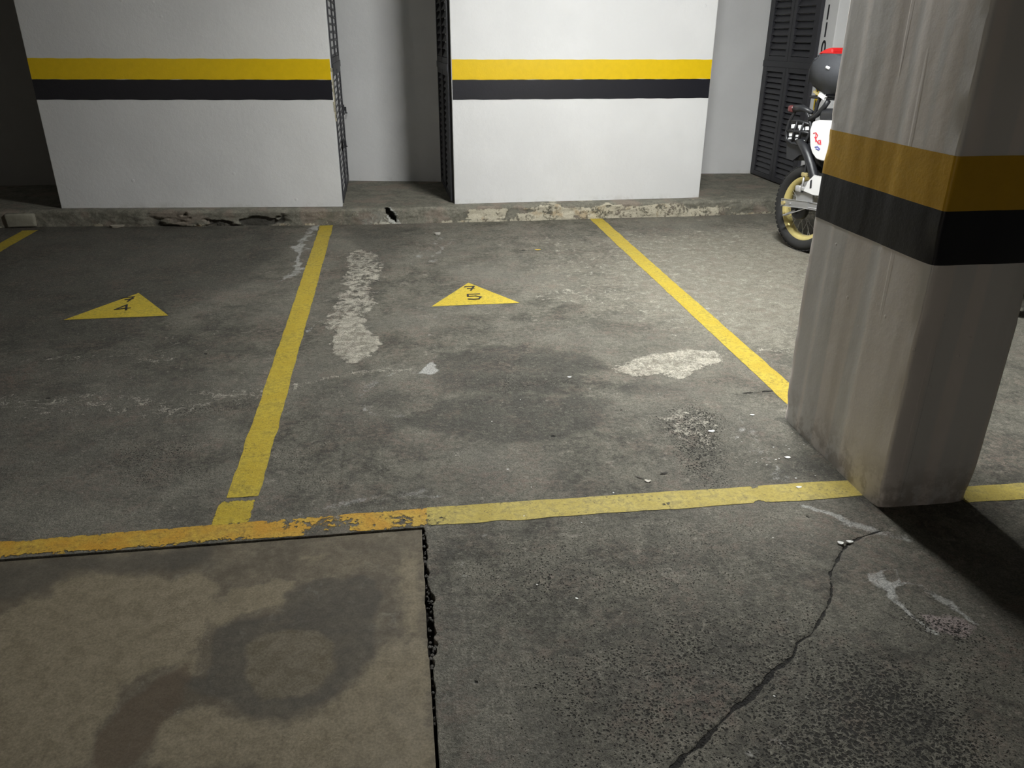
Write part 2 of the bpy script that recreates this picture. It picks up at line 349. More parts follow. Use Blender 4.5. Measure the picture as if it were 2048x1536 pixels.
# ------------------------------------------------------------------ materials
def floor_material(name, slab):
    t = NT(name)
    L, W, Q = t.attr('wear_a')[:3]; D, B, N = t.attr('wear_b')[:3]; M, H, K = t.attr('wear_c')[:3]
    big = t.noise(1.1, 6, .6); mid = t.noise(6.0, 8, .62, dist=.4); fine = t.noise(34, 8, .68); grit = t.noise(150, 4, .7)
    micro = t.noise(430, 2, .6)
    det = t.math('ADD', t.math('MULTIPLY', mid, .55), t.math('MULTIPLY', fine, .45))
    det2 = t.math('ADD', t.math('MULTIPLY', fine, .6), t.math('MULTIPLY', grit, .4))
    mid2 = t.noise(16, 7, .7, dist=.8)
    det3 = t.math('ADD', t.math('MULTIPLY', mid2, .55), t.math('ADD', t.math('MULTIPLY', fine, .25), t.math('MULTIPLY', grit, .2)))
    def mask(v, amp=.8, a=.38, b=.6, src=None):
        return t.step(t.math('ADD', v, t.math('MULTIPLY', t.math('SUBTRACT', src or det, .5), amp)), a, b)
    if slab:
        base = t.mix(t.step(det, .38, .62), (.088, .074, .052), (.165, .141, .100))
    else:
        base = t.mix(t.step(det, .37, .63), (.066, .062, .049), (.215, .204, .164))
        base = t.mix(t.step(big, .40, .66), base, t.mix(.5, base, (.26, .247, .205)))
        rust = t.math('MULTIPLY', t.step(t.noise(2.3, 5), .5, .68), t.step(fine, .42, .62))
        base = t.mix(t.math('MULTIPLY', rust, .5), base, (.23, .165, .135))
    if slab: base = t.mix(t.math('MULTIPLY', t.step(mid2, .45, .6), .35), base, (.10, .08, .055))
    # broad tonal mottling and pale flecks
    flecks = t.math('MULTIPLY', t.step(t.noise(15, 9, .78, dist=.8), .54, .66), t.step(t.noise(2.1, 3), .40, .56))
    base = t.mix(t.math('MULTIPLY', flecks, .22 if slab else .5), base, (.42, .39, .32))
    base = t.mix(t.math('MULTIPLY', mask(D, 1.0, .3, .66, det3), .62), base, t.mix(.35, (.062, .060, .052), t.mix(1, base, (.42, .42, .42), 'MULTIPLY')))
    base = t.mix(t.math('MULTIPLY', mask(B, .55, .3, .55), .85), base, t.mix(t.step(det3, .4, .6), (.165, .138, .090) if slab else (.205, .19, .152), (.235, .20, .137) if slab else (.345, .322, .262)))
    base = t.mix(t.math('MULTIPLY', mask(N, .4), .8), base, t.mix(t.step(det3, .4, .6), (.105, .088, .055), (.165, .140, .098)))
    base = t.mix(t.math('MULTIPLY', mask(M, .6), .7), base, (.085, .062, .04))
    base = t.mix(t.math('MULTIPLY', mask(L, 2.3, .50, .74, det3), .82), base, t.mix(t.step(det3, .40, .60), (.26, .24, .19), (.66, .62, .52)))
    base = t.mix(t.math('MULTIPLY', mask(Q, 2.2, .45, .8, det3), .8), base, t.mix(fine, (.30, .24, .23), (.52, .44, .42)))
    base = t.mix(t.math('MULTIPLY', mask(W, 2.2, .36, .86, det3), .72), base, (.60, .60, .57))
    # grit value change
    g = t.lin(grit, .36, .64, .66 if not slab else .86, 1.34 if not slab else 1.14); base = t.mix(1.0, base, _gray(t, g), 'MULTIPLY')
    g = t.lin(micro, .3, .7, .75 if not slab else .9, 1.25 if not slab else 1.1); base = t.mix(1.0, base, _gray(t, g), 'MULTIPLY')
    rg = t.noise(62, 6, .8, dist=.7)
    if not slab:
        base = t.mix(t.math('MULTIPLY', t.step(rg, .55, .66), .55), base, (.35, .33, .275))
        base = t.mix(t.math('MULTIPLY', t.step(rg, .46, .36), .50), base, (.045, .042, .035))
        pk = t.math('MULTIPLY', t.step(t.noise(5.5, 6, .7), .50, .62), t.step(fine, .40, .58))
        base = t.mix(t.math('MULTIPLY', pk, .30), base, (.22, .155, .125))
    # open pits between the aggregate
    wv = t.n('ShaderNodeVectorMath', operation='ADD'); t.put(wv.inputs[0], t.pos)
    ns = t.n('ShaderNodeTexNoise'); ns.inputs['Scale'].default_value = 60; t.put(ns.inputs['Vector'], t.pos)
    sc = t.n('ShaderNodeVectorMath', operation='SCALE'); t.t.links.new(ns.outputs['Color'], sc.inputs[0]); sc.inputs['Scale'].default_value = .016
    t.t.links.new(sc.outputs[0], wv.inputs[1])
    v = t.voro(105, wv.outputs[0])
    thr = t.math('MULTIPLY', t.math('ADD', H, t.math('MULTIPLY', t.math('SUBTRACT', mid, .5), .9)), .52, clamp=True)
    pit = t.math('MULTIPLY', t.step(t.math('SUBTRACT', thr, v), -.03, .08), 1.0)
    pit2 = t.step(t.math('SUBTRACT', t.math('MULTIPLY', thr, .8), t.voro(210, wv.outputs[0])), -.03, .08)
    pits = t.math('MAXIMUM', pit, t.math('MULTIPLY', pit2, .8))
    if slab: pits = t.math('MULTIPLY', pits, .0)
    base = t.mix(t.math('MULTIPLY', pits, .93), base, (.022, .020, .017))
    crack = t.step(t.math('ADD', K, t.math('MULTIPLY', t.math('SUBTRACT', det3, .5), 2.2)), .80, .96)
    base = t.mix(t.math('MULTIPLY', crack, .92), base, (.010, .009, .008))
    h = t.math('ADD', t.math('MULTIPLY', fine, .5 if not slab else .25), t.math('MULTIPLY', grit, .35 if not slab else .12))
    if not slab: h = t.math('ADD', h, t.math('MULTIPLY', rg, .8))
    h = t.math('SUBTRACT', h, t.math('MULTIPLY', pits, 1.1))
    h = t.math('SUBTRACT', h, t.math('MULTIPLY', crack, 1.5))
    h = t.math('ADD', h, t.math('MULTIPLY', mask(L, 2.3, .50, .74, det3), .3))
    nm = t.bump(h, .009 if not slab else .003)
    rough = t.lin(mid, .3, .7, .62, .9)
    return t.done(base, rough, 0, nm, .35)
def _gray(t, v):
    c = t.n('ShaderNodeCombineColor')
    for i in range(3): t.t.links.new(v, c.inputs[i])
    return c.outputs[0]

def plaster(name, col, grime=.0, bumpd=.004):
    t = NT(name)
    n1 = t.noise(1.7, 5); n2 = t.noise(22, 5, .6); n3 = t.noise(90, 3)
    c = t.mix(t.step(n1, .35, .7), tuple(k*.93 for k in col), col)
    z = t.xyz()[2]
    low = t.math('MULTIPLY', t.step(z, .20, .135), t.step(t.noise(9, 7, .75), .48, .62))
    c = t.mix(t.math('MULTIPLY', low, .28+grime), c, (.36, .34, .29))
    scuff = t.step(t.noise(5, 9, .75, dist=1.2), .66, .72)
    c = t.mix(t.math('MULTIPLY', scuff, .12+grime), c, (.45, .44, .41))
    blob = t.step(t.voro(5.5), .10, .04)
    h = t.math('ADD', t.math('MULTIPLY', n2, .5), t.math('MULTIPLY', n3, .12))
    h = t.math('ADD', h, t.math('MULTIPLY', t.math('MULTIPLY', blob, t.step(n1, .5, .6)), .5))
    return t.done(c, .55, 0, t.bump(h, bumpd), .4)
def band_paint(name, col, rough=.38, bumpd=.0018):
    t = NT(name); n = t.noise(20, 5)
    c = t.mix(n, tuple(k*.9 for k in col), tuple(min(1, k*1.08) for k in col))
    sc = t.step(t.noise(9, 9, .8, dist=1.5), .68, .74)
    c = t.mix(t.math('MULTIPLY', sc, .25), c, tuple(min(1, k*.7+.06) for k in col))
    return t.done(c, rough, 0, t.bump(t.math('ADD', t.math('MULTIPLY', n, .6), t.math('MULTIPLY', t.noise(80, 3), .2)), bumpd), .5)
def line_paint(name, c0, c1, wearamt):
    """worn road paint, lets the concrete show where it has flaked off"""
    t = NT(name)
    wear = t.attr('wear')[0]
    fine = t.noise(42, 8, .7); grit = t.noise(160, 4, .7); mid = t.noise(7, 6, .6)
    c = t.mix(t.step(mid, .35, .65), c0, c1)
    dirt = t.step(t.math('ADD', t.math('MULTIPLY', fine, .6), t.math('MULTIPLY', mid, .4)), .47, .60)
    c = t.mix(t.math('MULTIPLY', dirt, .6), c, (c0[0]*.58, c0[1]*.62, c0[2]*1.1))
    sp = t.math('MULTIPLY', t.step(t.noise(95, 5, .7, dist=.5), .56, .64), t.step(t.noise(8, 4), .42, .58))
    c = t.mix(t.math('MULTIPLY', sp, .75), c, (.05, .045, .03))
    c = t.mix(1.0, c, _gray(t, t.lin(grit, .3, .7, .82, 1.15)), 'MULTIPLY')
    gone = t.step(t.math('ADD', wear, t.math('MULTIPLY', t.math('SUBTRACT', t.math('ADD', t.math('MULTIPLY', fine, .6), t.math('MULTIPLY', mid, .4)), .5), wearamt)), .5, .56)
    t.done(c, .6, 0, t.bump(t.math('ADD', fine, t.math('MULTIPLY', grit, .4)), .003), .3)
    tr = t.n('ShaderNodeBsdfTransparent'); mx = t.n('ShaderNodeMixShader')
    t.t.links.new(gone, mx.inputs[0]); t.t.links.new(t.b.outputs[0], mx.inputs[1]); t.t.links.new(tr.outputs[0], mx.inputs[2])
    t.t.links.new(mx.outputs[0], t.out.inputs['Surface'])
    return t.m
def kerb_material():
    t = NT('kerb_concrete')
    cr, dk, wt = t.attr('wear_a')[:3]
    mid = t.noise(9, 7, .65, dist=.5); fine = t.noise(45, 7, .7); grit = t.noise(150, 3)
    det = t.math('ADD', t.math('MULTIPLY', mid, .5), t.math('MULTIPLY', fine, .5))
    c = t.mix(t.step(det, .35, .65), (.13, .125, .10), (.27, .255, .205))
    c = t.mix(t.math('MULTIPLY', t.step(t.noise(4, 4), .5, .62), .5), c, (.30, .235, .19))
    m = t.step(t.math('ADD', cr, t.math('MULTIPLY', t.math('SUBTRACT', det, .5), 2.0)), .45, .66)
    c = t.mix(t.math('MULTIPLY', m, .9), c, t.mix(det, (.46, .41, .30), (.64, .60, .48)))
    m2 = t.step(t.math('ADD', wt, t.math('MULTIPLY', t.math('SUBTRACT', det, .5), .8)), .4, .6)
    c = t.mix(t.math('MULTIPLY', m2, .8), c, (.50, .50, .46))
    och = t.math('MULTIPLY', m, t.step(t.noise(7, 5), .56, .66))
    c = t.mix(t.math('MULTIPLY', och, .5), c, (.40, .27, .13))
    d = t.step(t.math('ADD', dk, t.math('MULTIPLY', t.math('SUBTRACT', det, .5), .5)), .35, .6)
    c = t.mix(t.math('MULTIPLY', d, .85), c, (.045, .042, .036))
    c = t.mix(1.0, c, _gray(t, t.lin(grit, .3, .7, .8, 1.2)), 'MULTIPLY')
    return t.done(c, .85, 0, t.bump(t.math('ADD', det, t.math('MULTIPLY', m, .5)), .008), .3)

M_floor = floor_material('worn_concrete', False)
M_slab = floor_material('brown_concrete', True)
M_bed = simple('joint_dirt', (.014, .012, .010), .95, var=.5, scale=60)
M_kerb = kerb_material()
M_wall = plaster('white_plaster', (.78, .78, .775))
M_pillar_white = plaster('pillar_paint', (.66, .60, .565), .05, .004)
M_yellow = band_paint('yellow_gloss_paint', (.80, .54, .004))
M_black = band_paint('black_gloss_paint', (.012, .012, .017))
M_pyellow = band_paint('pillar_yellow_paint', (.62, .36, .02))
M_line = line_paint('yellow_line_paint', (.47, .345, .038), (.56, .43, .055), 1.6)
M_line_front = line_paint('faded_yellow_line_paint', (.42, .33, .07), (.52, .42, .11), 1.9)
M_line_old = line_paint('orange_line_paint', (.52, .28, .035), (.56, .38, .06), 2.2)
M_tri = line_paint('yellow_marker_paint', (.58, .43, .045), (.68, .52, .06), .7)
M_digit = simple('black_stencil_paint', (.022, .022, .026), .6)
M_ceiling = simple('ceiling_paint', (.10, .098, .094), .9, var=.05, scale=3)
M_dark_wall = simple('grey_garage_wall', (.26, .25, .23), .9, var=.15, scale=2)
M_door = simple('dark_painted_steel', (.030, .030, .036), .48, var=.2, scale=20, spec=.5)
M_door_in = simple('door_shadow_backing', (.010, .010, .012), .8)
M_steel = simple('brushed_steel', (.55, .55, .56), .32, .45)
M_galv = simple('dull_aluminium', (.42, .42, .42), .5, .6)
M_blackplastic = simple('black_plastic', (.022, .023, .026), .42, bump=.0004)
M_bag = simple('charcoal_bag_fabric', (.050, .053, .060), .75, var=.2, scale=60, bump=.0008)
M_rubber = simple('tyre_rubber', (.022, .022, .022), .8, bump=.0006)
M_gold = simple('gold_anodised_rim', (.78, .66, .27), .28, .45)
M_white_plastic = simple('white_plastic', (.80, .80, .80), .3, var=.02)
M_red = simple('red_lens', (.55, .02, .02), .25)
M_clear = simple('clear_lens', (.88, .90, .92), .12, var=.03, spec=.8)
M_dull_red = simple('dull_red_lens', (.12, .035, .035), .3)
M_redtext = simple('red_lettering', (.75, .03, .05), .4)
M_bluetext = simple('blue_lettering', (.10, .12, .45), .4)
M_brass = simple('yellow_metal', (.62, .52, .25), .4, .5)
M_chip = simple('white_chip', (.78, .78, .74), .7)
M_leaf = simple('dry_leaf', (.045, .038, .03), .8)
M_leaf_pale = simple('pale_leaf', (.62, .58, .50), .8)
M_yellowbit = simple('yellow_litter', (.75, .52, .08), .7)
M_stone = simple('pale_mortar_lump', (.42, .40, .36), .9, bump=.001)
def tube_glass(power, col):
    m = bpy.data.materials.new('lit_tube'); m.use_nodes = True
    b = m.node_tree.nodes['Principled BSDF']
    b.inputs['Emission Color'].default_value = (*col, 1); b.inputs['Emission Strength'].default_value = power
    b.inputs['Base Color'].default_value = (.8, .8, .8, 1)
    return m

# ------------------------------------------------------------------ floor: one bay floor, one cut-off slab, painted marks
JX, JY = 0.012, 2.197            # the two open joints meet here
def field_height(x, y):
    return (fbm(x*.9+3, y*.9+7, 3, 5)-.5)*.006 + (fbm(x*9, y*9, 2, 9)-.5)*.0012
def seg_dist(px, py, pts):
    best = np.full(px.shape, 1e9)
    for i in range(len(pts)-1):
        (ax, ay), (bx, by) = pts[i], pts[i+1]
        dx, dy = bx-ax, by-ay; L2 = dx*dx+dy*dy+1e-12
        t = np.clip(((px-ax)*dx+(py-ay)*dy)/L2, 0, 1)
        best = np.minimum(best, np.hypot(px-ax-t*dx, py-ay-t*dy))
    return best
def inside(px, py, pts):
    r = np.zeros(px.shape, bool); n = len(pts)
    for i in range(n):
        (x1, y1), (x2, y2) = pts[i], pts[(i+1) % n]
        if y1 == y2: continue
        r ^= ((y1 > py) != (y2 > py)) & (px < (x2-x1)*(py-y1)/(y2-y1)+x1)
    return r
def channels(X, Y):
    ch = {k: np.zeros(X.size) for k in 'LWQDBNMHC'}
    x = X.reshape(-1); y = Y.reshape(-1)
    wx = (fbm(x*7, y*7, 4, 31)-.5); wy = (fbm(x*7, y*7, 4, 77)-.5)
    fx = (fbm(x*22, y*22, 2, 13)-.5); fy = (fbm(x*22, y*22, 2, 59)-.5)
    for kind, c, s, w_, flat in FEATURES:
        pts = list(zip(flat[0::2], flat[1::2]))
        xs = [p[0] for p in pts]; ys = [p[1] for p in pts]; m = .15+w_*2
        k = np.nonzero((x > min(xs)-m) & (x < max(xs)+m) & (y > min(ys)-m) & (y < max(ys)+m))[0]
        if len(k) == 0: continue
        amp = .012 if c == 'C' else min(.16, .06+w_*.8)
        amp = amp*np.clip(y[k]/4, .35, 1)
        px = x[k]+wx[k]*amp+fx[k]*amp*.5; py = y[k]+wy[k]*amp*1.3+fy[k]*amp*.5
        if kind == 'P':
            d = seg_dist(px, py, pts+pts[:1]); sd = np.where(inside(px, py, pts), d, -d)
            v = s*sstep(-w_, w_, sd)
        else:
            ww = np.maximum(w_, (.0006 if c == 'C' else .0009)*y[k]**2)
            if c == 'C': ww = ww*(.55+.9*sstep(.3, .7, fbm(x[k]*30, y[k]*30, 2, 97)))
            if c == 'W': ww = ww*(.35+1.3*sstep(.3, .7, fbm(x[k]*14, y[k]*14, 3, 95)))
            v = s*sstep(1.7, .2, seg_dist(px, py, pts)/ww)
            if c == 'W': v = v*(.6+.6*fbm(x[k]*22, y[k]*22, 2, 96))
        ch[c][k] = np.maximum(ch[c][k], v)
    return {k: v.reshape(X.shape) for k, v in ch.items()}
def spaced(a, b, f):
    o = [a]
    while o[-1] < b: o.append(o[-1]+f(o[-1]))
    o[-1] = b
    return o
xs = spaced(-8, -4.4, lambda v: .2)[:-1]+spaced(-4.4, -1.7, lambda v: .011)[:-1]+spaced(-1.7, JX, lambda v: .006)+ \
     spaced(JX, 1.9, lambda v: .006)+spaced(1.9, 4.4, lambda v: .011)[1:]+spaced(4.4, 8, lambda v: .2)[1:]
ys = spaced(-7, .5, lambda v: .25)[:-1]+spaced(.5, 1.0, lambda v: .01)[:-1]+spaced(1.0, JY, lambda v: .004)+ \
     spaced(JY, 7.25, lambda v: max(.0035, .0012*v*v))
xs = np.array(xs); ys = np.array(ys)
ci = int(np.where(xs == JX)[0][0]); rj = int(np.where(ys == JY)[0][0])
GX, GY = np.meshgrid(xs, ys)
CH = channels(GX, GY)
GZ = field_height(GX, GY)+.004*sstep(.3, 1.0, CH['L'])*sstep(.3, .7, fbm(GX*14, GY*14, 3, 3)) - .004*CH['C']*(GY < 3)
colcell = np.arange(len(xs)-1)[None, :].repeat(len(ys)-1, 0); rowcell = np.arange(len(ys)-1)[:, None].repeat(len(xs)-1, 1)
slabcell = (colcell < ci) & (rowcell < rj)
# xs holds JX twice and ys holds JY twice, so the cells between them are dropped and the edges move freely
gapcell = ((colcell == ci) & (rowcell < rj)) | ((rowcell == rj) & (colcell < ci))
def shape_edges(X, Y, Z, side):
    X = X.copy(); Y = Y.copy(); Z = Z.copy()
    chip = sstep(.55, .75, fbm(ys*9, ys*0+3.3, 3, 8))*.014*sstep(1.35, 1.65, ys)+sstep(.45, .7, fbm(ys*40, ys*0+9.3, 2, 18))*.005*sstep(1.3, 1.6, ys)
    jag = (fbm(ys*28, ys*0+1.3, 3, 4)-.5)*.003
    wobx = (fbm(xs*20, xs*0+4.1, 3, 6)-.5)*.004
    if side > 0:
        off = .0045+jag*.6+chip
        fall = np.exp(-np.clip(X-JX, 0, None)/.03)*(X >= JX)*(Y <= JY+.0001)
        X += off[:, None]*fall
        f2 = np.exp(-np.clip(Y-JY, 0, None)/.02)*(Y >= JY)*(X <= JX+.0001)
        Y += (.0015+np.abs(wobx))[None, :]*f2
    else:
        fall = np.exp(-np.clip(JX-X, 0, None)/.03)*(X <= JX)
        X -= (.0035+jag*.4+chip*.25)[:, None]*fall
        f2 = np.exp(-np.clip(JY-Y, 0, None)/.02)*(Y <= JY)
        Y -= (.0015)*f2
        Z = Z-.006
    return X, Y, Z
def skirt(me):
    bm = bmesh.new(); bm.from_mesh(me)
    es = [e for e in bm.edges if e.is_boundary]
    r = bmesh.ops.extrude_edge_only(bm, edges=es)
    for v in r['geom']:
        if isinstance(v, bmesh.types.BMVert): v.co.z -= .045
    for f in r['geom']:
        if isinstance(f, bmesh.types.BMFace): f.smooth = False
    bm.to_mesh(me); bm.free()
def floor_piece(name, side, keep, m):
    X, Y, Z = shape_edges(GX, GY, GZ, side)
    me, used = grid_mesh(name, X, Y, Z, keep)
    set_attr(me, 'wear_a', (CH['L'], CH['W'], CH['Q']), used)
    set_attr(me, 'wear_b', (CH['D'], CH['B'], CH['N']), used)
    set_attr(me, 'wear_c', (CH['M'], CH['H'], CH['C']), used)
    skirt(me)
    return me
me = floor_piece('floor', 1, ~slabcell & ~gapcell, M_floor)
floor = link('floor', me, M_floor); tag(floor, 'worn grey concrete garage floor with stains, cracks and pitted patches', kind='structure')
me = floor_piece('concrete_slab', -1, slabcell, M_slab)
slab = link('concrete_slab', me, M_slab, floor); tag(slab, 'smoother brown concrete slab with a dark ring stain')
bm = bmesh.new(); add_box(bm, (0, 0, -.055), (16, 14.4, .03))
bm_obj('joint_bed', bm, M_bed, floor)
# crumbs wedged in the chipped joint
rng = random.Random(4)
bm = bmesh.new()
for k in range(150):
    y = rng.uniform(1.38, 2.17); x = JX+.006+rng.uniform(-.008, .012)
    s = rng.uniform(.002, .0065)
    r = bmesh.ops.create_icosphere(bm, subdivisions=1, radius=s)
    for v in r['verts']:
        v.co = Vector((v.co.x*rng.uniform(.7, 1.2), v.co.y*rng.uniform(.7, 1.3), v.co.z*.8))+Vector((x, y, -.010+s*.3))
bm_obj('joint_rubble', bm, simple('dark_rubble', (.10, .095, .085), .95, var=.6, scale=90), floor)['kind'] = 'stuff'

def paint_strip(name, quad, m, label=None, wear=0.0, edge=.25, step=.012, ragged=.006, worn=None):
    """quad: four ground corners (near-left, near-right, far-right, far-left); a thin ragged coat of paint on the floor"""
    a, b, c, d = [np.array(p) for p in quad]
    lu = max(np.linalg.norm(b-a), np.linalg.norm(c-d)); lv = max(np.linalg.norm(d-a), np.linalg.norm(c-b))
    nu = max(8, int(lu/step)); nv = max(8, int(lv/step))
    U, V = np.meshgrid(np.linspace(0, 1, nu+1), np.linspace(0, 1, nv+1))
    P = (a[None, None]*((1-U)*(1-V))[..., None]+b*(U*(1-V))[..., None]+c*(U*V)[..., None]+d*((1-U)*V)[..., None])
    X = P[..., 0]; Y = P[..., 1]
    X = X+(fbm(X*11, Y*11, 3, 41)-.5)*ragged*2; Y = Y+(fbm(X*11, Y*11, 3, 43)-.5)*ragged*2
    Z = field_height(X, Y)+.0016
    ed = np.minimum(np.minimum(U, 1-U)*lu, np.minimum(V, 1-V)*lv)
    wv = wear+edge*sstep(.012, 0, ed)
    if worn is not None: wv = wv+worn(X, Y)
    me, _ = grid_mesh(name, X, Y, Z)
    set_attr(me, 'wear', (wv, wv*0, wv*0))
    o = link(name, me, m, floor)
    if label: o['label'] = label
    return o
def gaps(*cs):
    def f(X, Y):
        w_ = X*0
        for (cx, cy, rx, ry, s) in cs:
            w_ = np.maximum(w_, s*sstep(1.3, .5, np.hypot((X-cx)/rx, (Y-cy)/ry)))
        return w_
    return f
paint_strip('bay_line', [(-.672, 2.475), (-.560, 2.470), (-.600, 6.87), (-.712, 6.87)], M_line, 'long yellow line left of bay 75',
            worn=gaps((-.62, 3.08, .05, .05, .22), (-.63, 2.50, .1, .03, .1), (-.65, 5.6, .1, .1, .25), (-.65, 5.9, .1, .08, .22)))
paint_strip('bay_line', [(-.690, 2.300), (-.570, 2.300), (-.565, 2.448), (-.690, 2.455)], M_line, 'faded yellow line stub', .34)
paint_strip('bay_line', [(1.662, 2.86), (1.778, 2.86), (1.790, 6.86), (1.674, 6.86)], M_line, 'diagonal-looking yellow line right of bay 75')
paint_strip('bay_line', [(-3.13, 5.4), (-3.01, 5.4), (-3.04, 6.98), (-3.16, 6.98)], M_line, 'yellow line at the far left, in shadow', .12)
paint_strip('front_line', [(-1.95, 2.203), (.03, 2.203), (.03, 2.312), (-1.95, 2.292)], M_line_old, 'chipped orange yellow line along the joint', .27,
            worn=gaps((-.30, 2.24, .10, .07, .34), (-.50, 2.29, .06, .02, .25), (-.62, 2.215, .08, .012, .3), (-.10, 2.24, .10, .05, .17), (-1.2, 2.21, .3, .012, .3), (-.85, 2.21, .2, .012, .25), (-.42, 2.27, .06, .03, .3)))
paint_strip('front_line', [(.03, 2.203), (1.66, 2.184), (1.66, 2.292), (.03, 2.316)], M_line_front, 'yellow line running to the pillar', .10,
            worn=gaps((1.22, 2.29, .02, .02, .5), (1.20, 2.19, .03, .02, .5), (.86, 2.24, .03, .04, .3), (.08, 2.25, .06, .05, .25)))
paint_strip('front_line', [(1.92, 2.092), (3.6, 2.08), (3.6, 2.185), (1.92, 2.196)], M_line_front, 'yellow line right of the pillar', .14)

def text_mesh(s, size, extrude=.0006, shear=0.0, off=0.0):
    cu = bpy.data.curves.new('t', 'FONT'); cu.body = s; cu.size = size; cu.extrude = extrude
    cu.align_x = 'CENTER'; cu.align_y = 'CENTER'; cu.shear = shear; cu.offset = off
    o = bpy.data.objects.new('t', cu); C.objects.link(o)
    bpy.context.view_layer.update()
    me = bpy.data.meshes.new_from_object(o.evaluated_get(bpy.context.evaluated_depsgraph_get()))
    bpy.data.objects.remove(o, do_unlink=True); bpy.data.curves.remove(cu)
    return me
def stroke_digit(name, ch, c, w_, h, th, parent, rz=0.0):
    """painted stencil digit from broad strokes, lying on the floor"""
    P = {'7': [[(-.5, .40), (-.42, .5), (.5, .5), (.05, -.5)], [(-.2, .0), (.42, .02)]],
         '5': [[(.45, .5), (-.42, .5), (-.45, .08), (.15, .12), (.5, -.12), (.3, -.46), (-.1, -.5), (-.45, -.42)]],
         '4': [[(.25, -.5), (.25, .5), (-.5, -.18), (.5, -.18)]]}[ch]
    bm = bmesh.new()
    for pl in P:
        q = [Vector((x*w_, y*h, 0)) for x, y in pl]
        for i in range(len(q)-1):
            d = (q[i+1]-q[i]); L = d.length; d.normalize(); R = Matrix.Rotation(math.atan2(d.y, d.x), 3, 'Z')
            add_box(bm, (q[i]+q[i+1])/2+Vector((0, 0, .0004*i)), (L+th, th, .0012), R)
    o = bm_obj(name, bm, M_digit, parent)
    o.location = (c[0], c[1], float(field_height(np.array([c[0]]), np.array([c[1]]))[0])+.0032); o.rotation_euler = (0, 0, rz)
    return o
def marker(tri, label, digits):
    A, B, T = [np.array(p) for p in tri]
    n = 46
    rows = []
    V = np.linspace(0, 1, n+1)
    X = np.array([[((A*(1-u)+B*u)*(1-v)+T*v)[0] for u in np.linspace(0, 1, n+1)] for v in V])
    Y = np.array([[((A*(1-u)+B*u)*(1-v)+T*v)[1] for u in np.linspace(0, 1, n+1)] for v in V])
    me, _ = grid_mesh('bay_marker', X, Y, field_height(X, Y)+.0018)
    U2, V2 = np.meshgrid(np.linspace(0, 1, n+1), V)
    ed = np.minimum(np.minimum(U2, 1-U2)*(1-V2), V2)*.5
    wv = .08+.25*sstep(.008, 0, ed)
    set_attr(me, 'wear', (wv, wv*0, wv*0))
    o = link('bay_marker', me, M_tri, floor); o['label'] = label
    for d in digits: stroke_digit('digit', d[0], d[1], d[2], d[3], d[4], o, d[5] if len(d) > 5 else 0.0)
marker([(.146, 4.533), (.688, 4.536), (.412, 5.006)], 'yellow triangle marker with the number 75',
       [('7', (.410, 4.872), .060, .085, .0125), ('5', (.420, 4.690), .084, .112, .0125)])
marker([(-1.965, 4.556), (-1.388, 4.556), (-1.69, 5.040)], 'yellow triangle marker with the number 74 in shadow',
       [('7', (-1.715, 4.905), .066, .088, .0125, .25), ('4', (-1.695, 4.735), .080, .105, .0125, .25)])

# ------------------------------------------------------------------ kerb with its platform
PH = 0.14
kx = np.concatenate([np.arange(-8, -4, .2), np.arange(-4, 4.2, .0125), np.arange(4.2, 8.01, .2)])
front = np.interp(kx, [-8, -3.06, -2.48, -1.8, -1.29, -.6, -.25, .43, 1.04, 1.68, 2.7, 3.4, 8],
                  [7.16, 7.12, 7.07, 6.95, 6.93, 6.885, 6.865, 6.855, 6.845, 6.865, 6.86, 6.88, 6.88])
prof = [(0, -.03)]+[(0, z) for z in np.arange(0, .125, .0075)]+[(.003, .128), (.008, .135), (.015, .139), (.03, .14)] + \
       [(v, .14) for v in np.arange(.05, .30, .02)]+[(.4, .14), (.6, .14), (.9, .14), (1.3, .14), (1.8, .14)]
py = np.array([p[0] for p in prof]); pz = np.array([p[1] for p in prof])
KX, PY = np.meshgrid(kx, py); _, PZ = np.meshgrid(kx, pz); KY = front[None, :]+PY
face = sstep(.10, 0, PY)
n1 = fbm(KX*6, PZ*14+PY*8+5, 4, 21)-.5; n2 = fbm(KX*30, PZ*40+PY*20, 3, 22)-.5
KY = KY+face*(n1*.030+n2*.010)
KZ = PZ+(fbm(KX*4, PY*6, 3, 23)-.5)*.008*(PZ > .05)-sstep(.06, 0, PY)*(PZ > .12)*np.abs(fbm(KX*8, PY*3, 3, 44)-.5)*.035
# broken drain slot
cx = -.094-(PZ-.07)*.62
sq = np.hypot((KX-cx)/.030, (PZ-.072)/.066)+(fbm(KX*45, PZ*45, 3, 91)-.5)*1.1
slot = sstep(1.15, .9, sq)*(PY < .02)
KY = KY+slot*.11
# spalled hollow under the left wall
und = sstep(-2.25, -2.0, KX)*sstep(-.95, -1.05, KX)*sstep(.085, .055, PZ+n1*.14+n2*.06)*(PY < .02)*sstep(.30, .48, fbm(KX*7, PZ*22, 3, 88))
KY = KY+und*.035
me, used = grid_mesh('trim_1', KX, KY, KZ)
cream = np.zeros(KX.shape)
cream = np.maximum(cream, .75*sstep(.50, .60, KX+n1*.2)*sstep(.98, .92, KX+n1*.2)*sstep(.01, .03, PZ)*sstep(.125, .11, PZ))
cream = np.maximum(cream, .68*sstep(.9, 1.05, KX)*sstep(3.9, 2.6, KX)*sstep(.128, .10, PZ+n1*.16))
cream = np.maximum(cream, .60*sstep(.40, .5, KX)*sstep(1.1, 1.0, KX)*sstep(.03, .015, PZ))
cream = np.maximum(cream, .42*sstep(-.95, -.8, KX)*sstep(.1, 0, KX)*(PZ < .12))
cream = np.maximum(cream, .35*sstep(-3.0, -2.6, KX)*sstep(.03, .01, PZ))
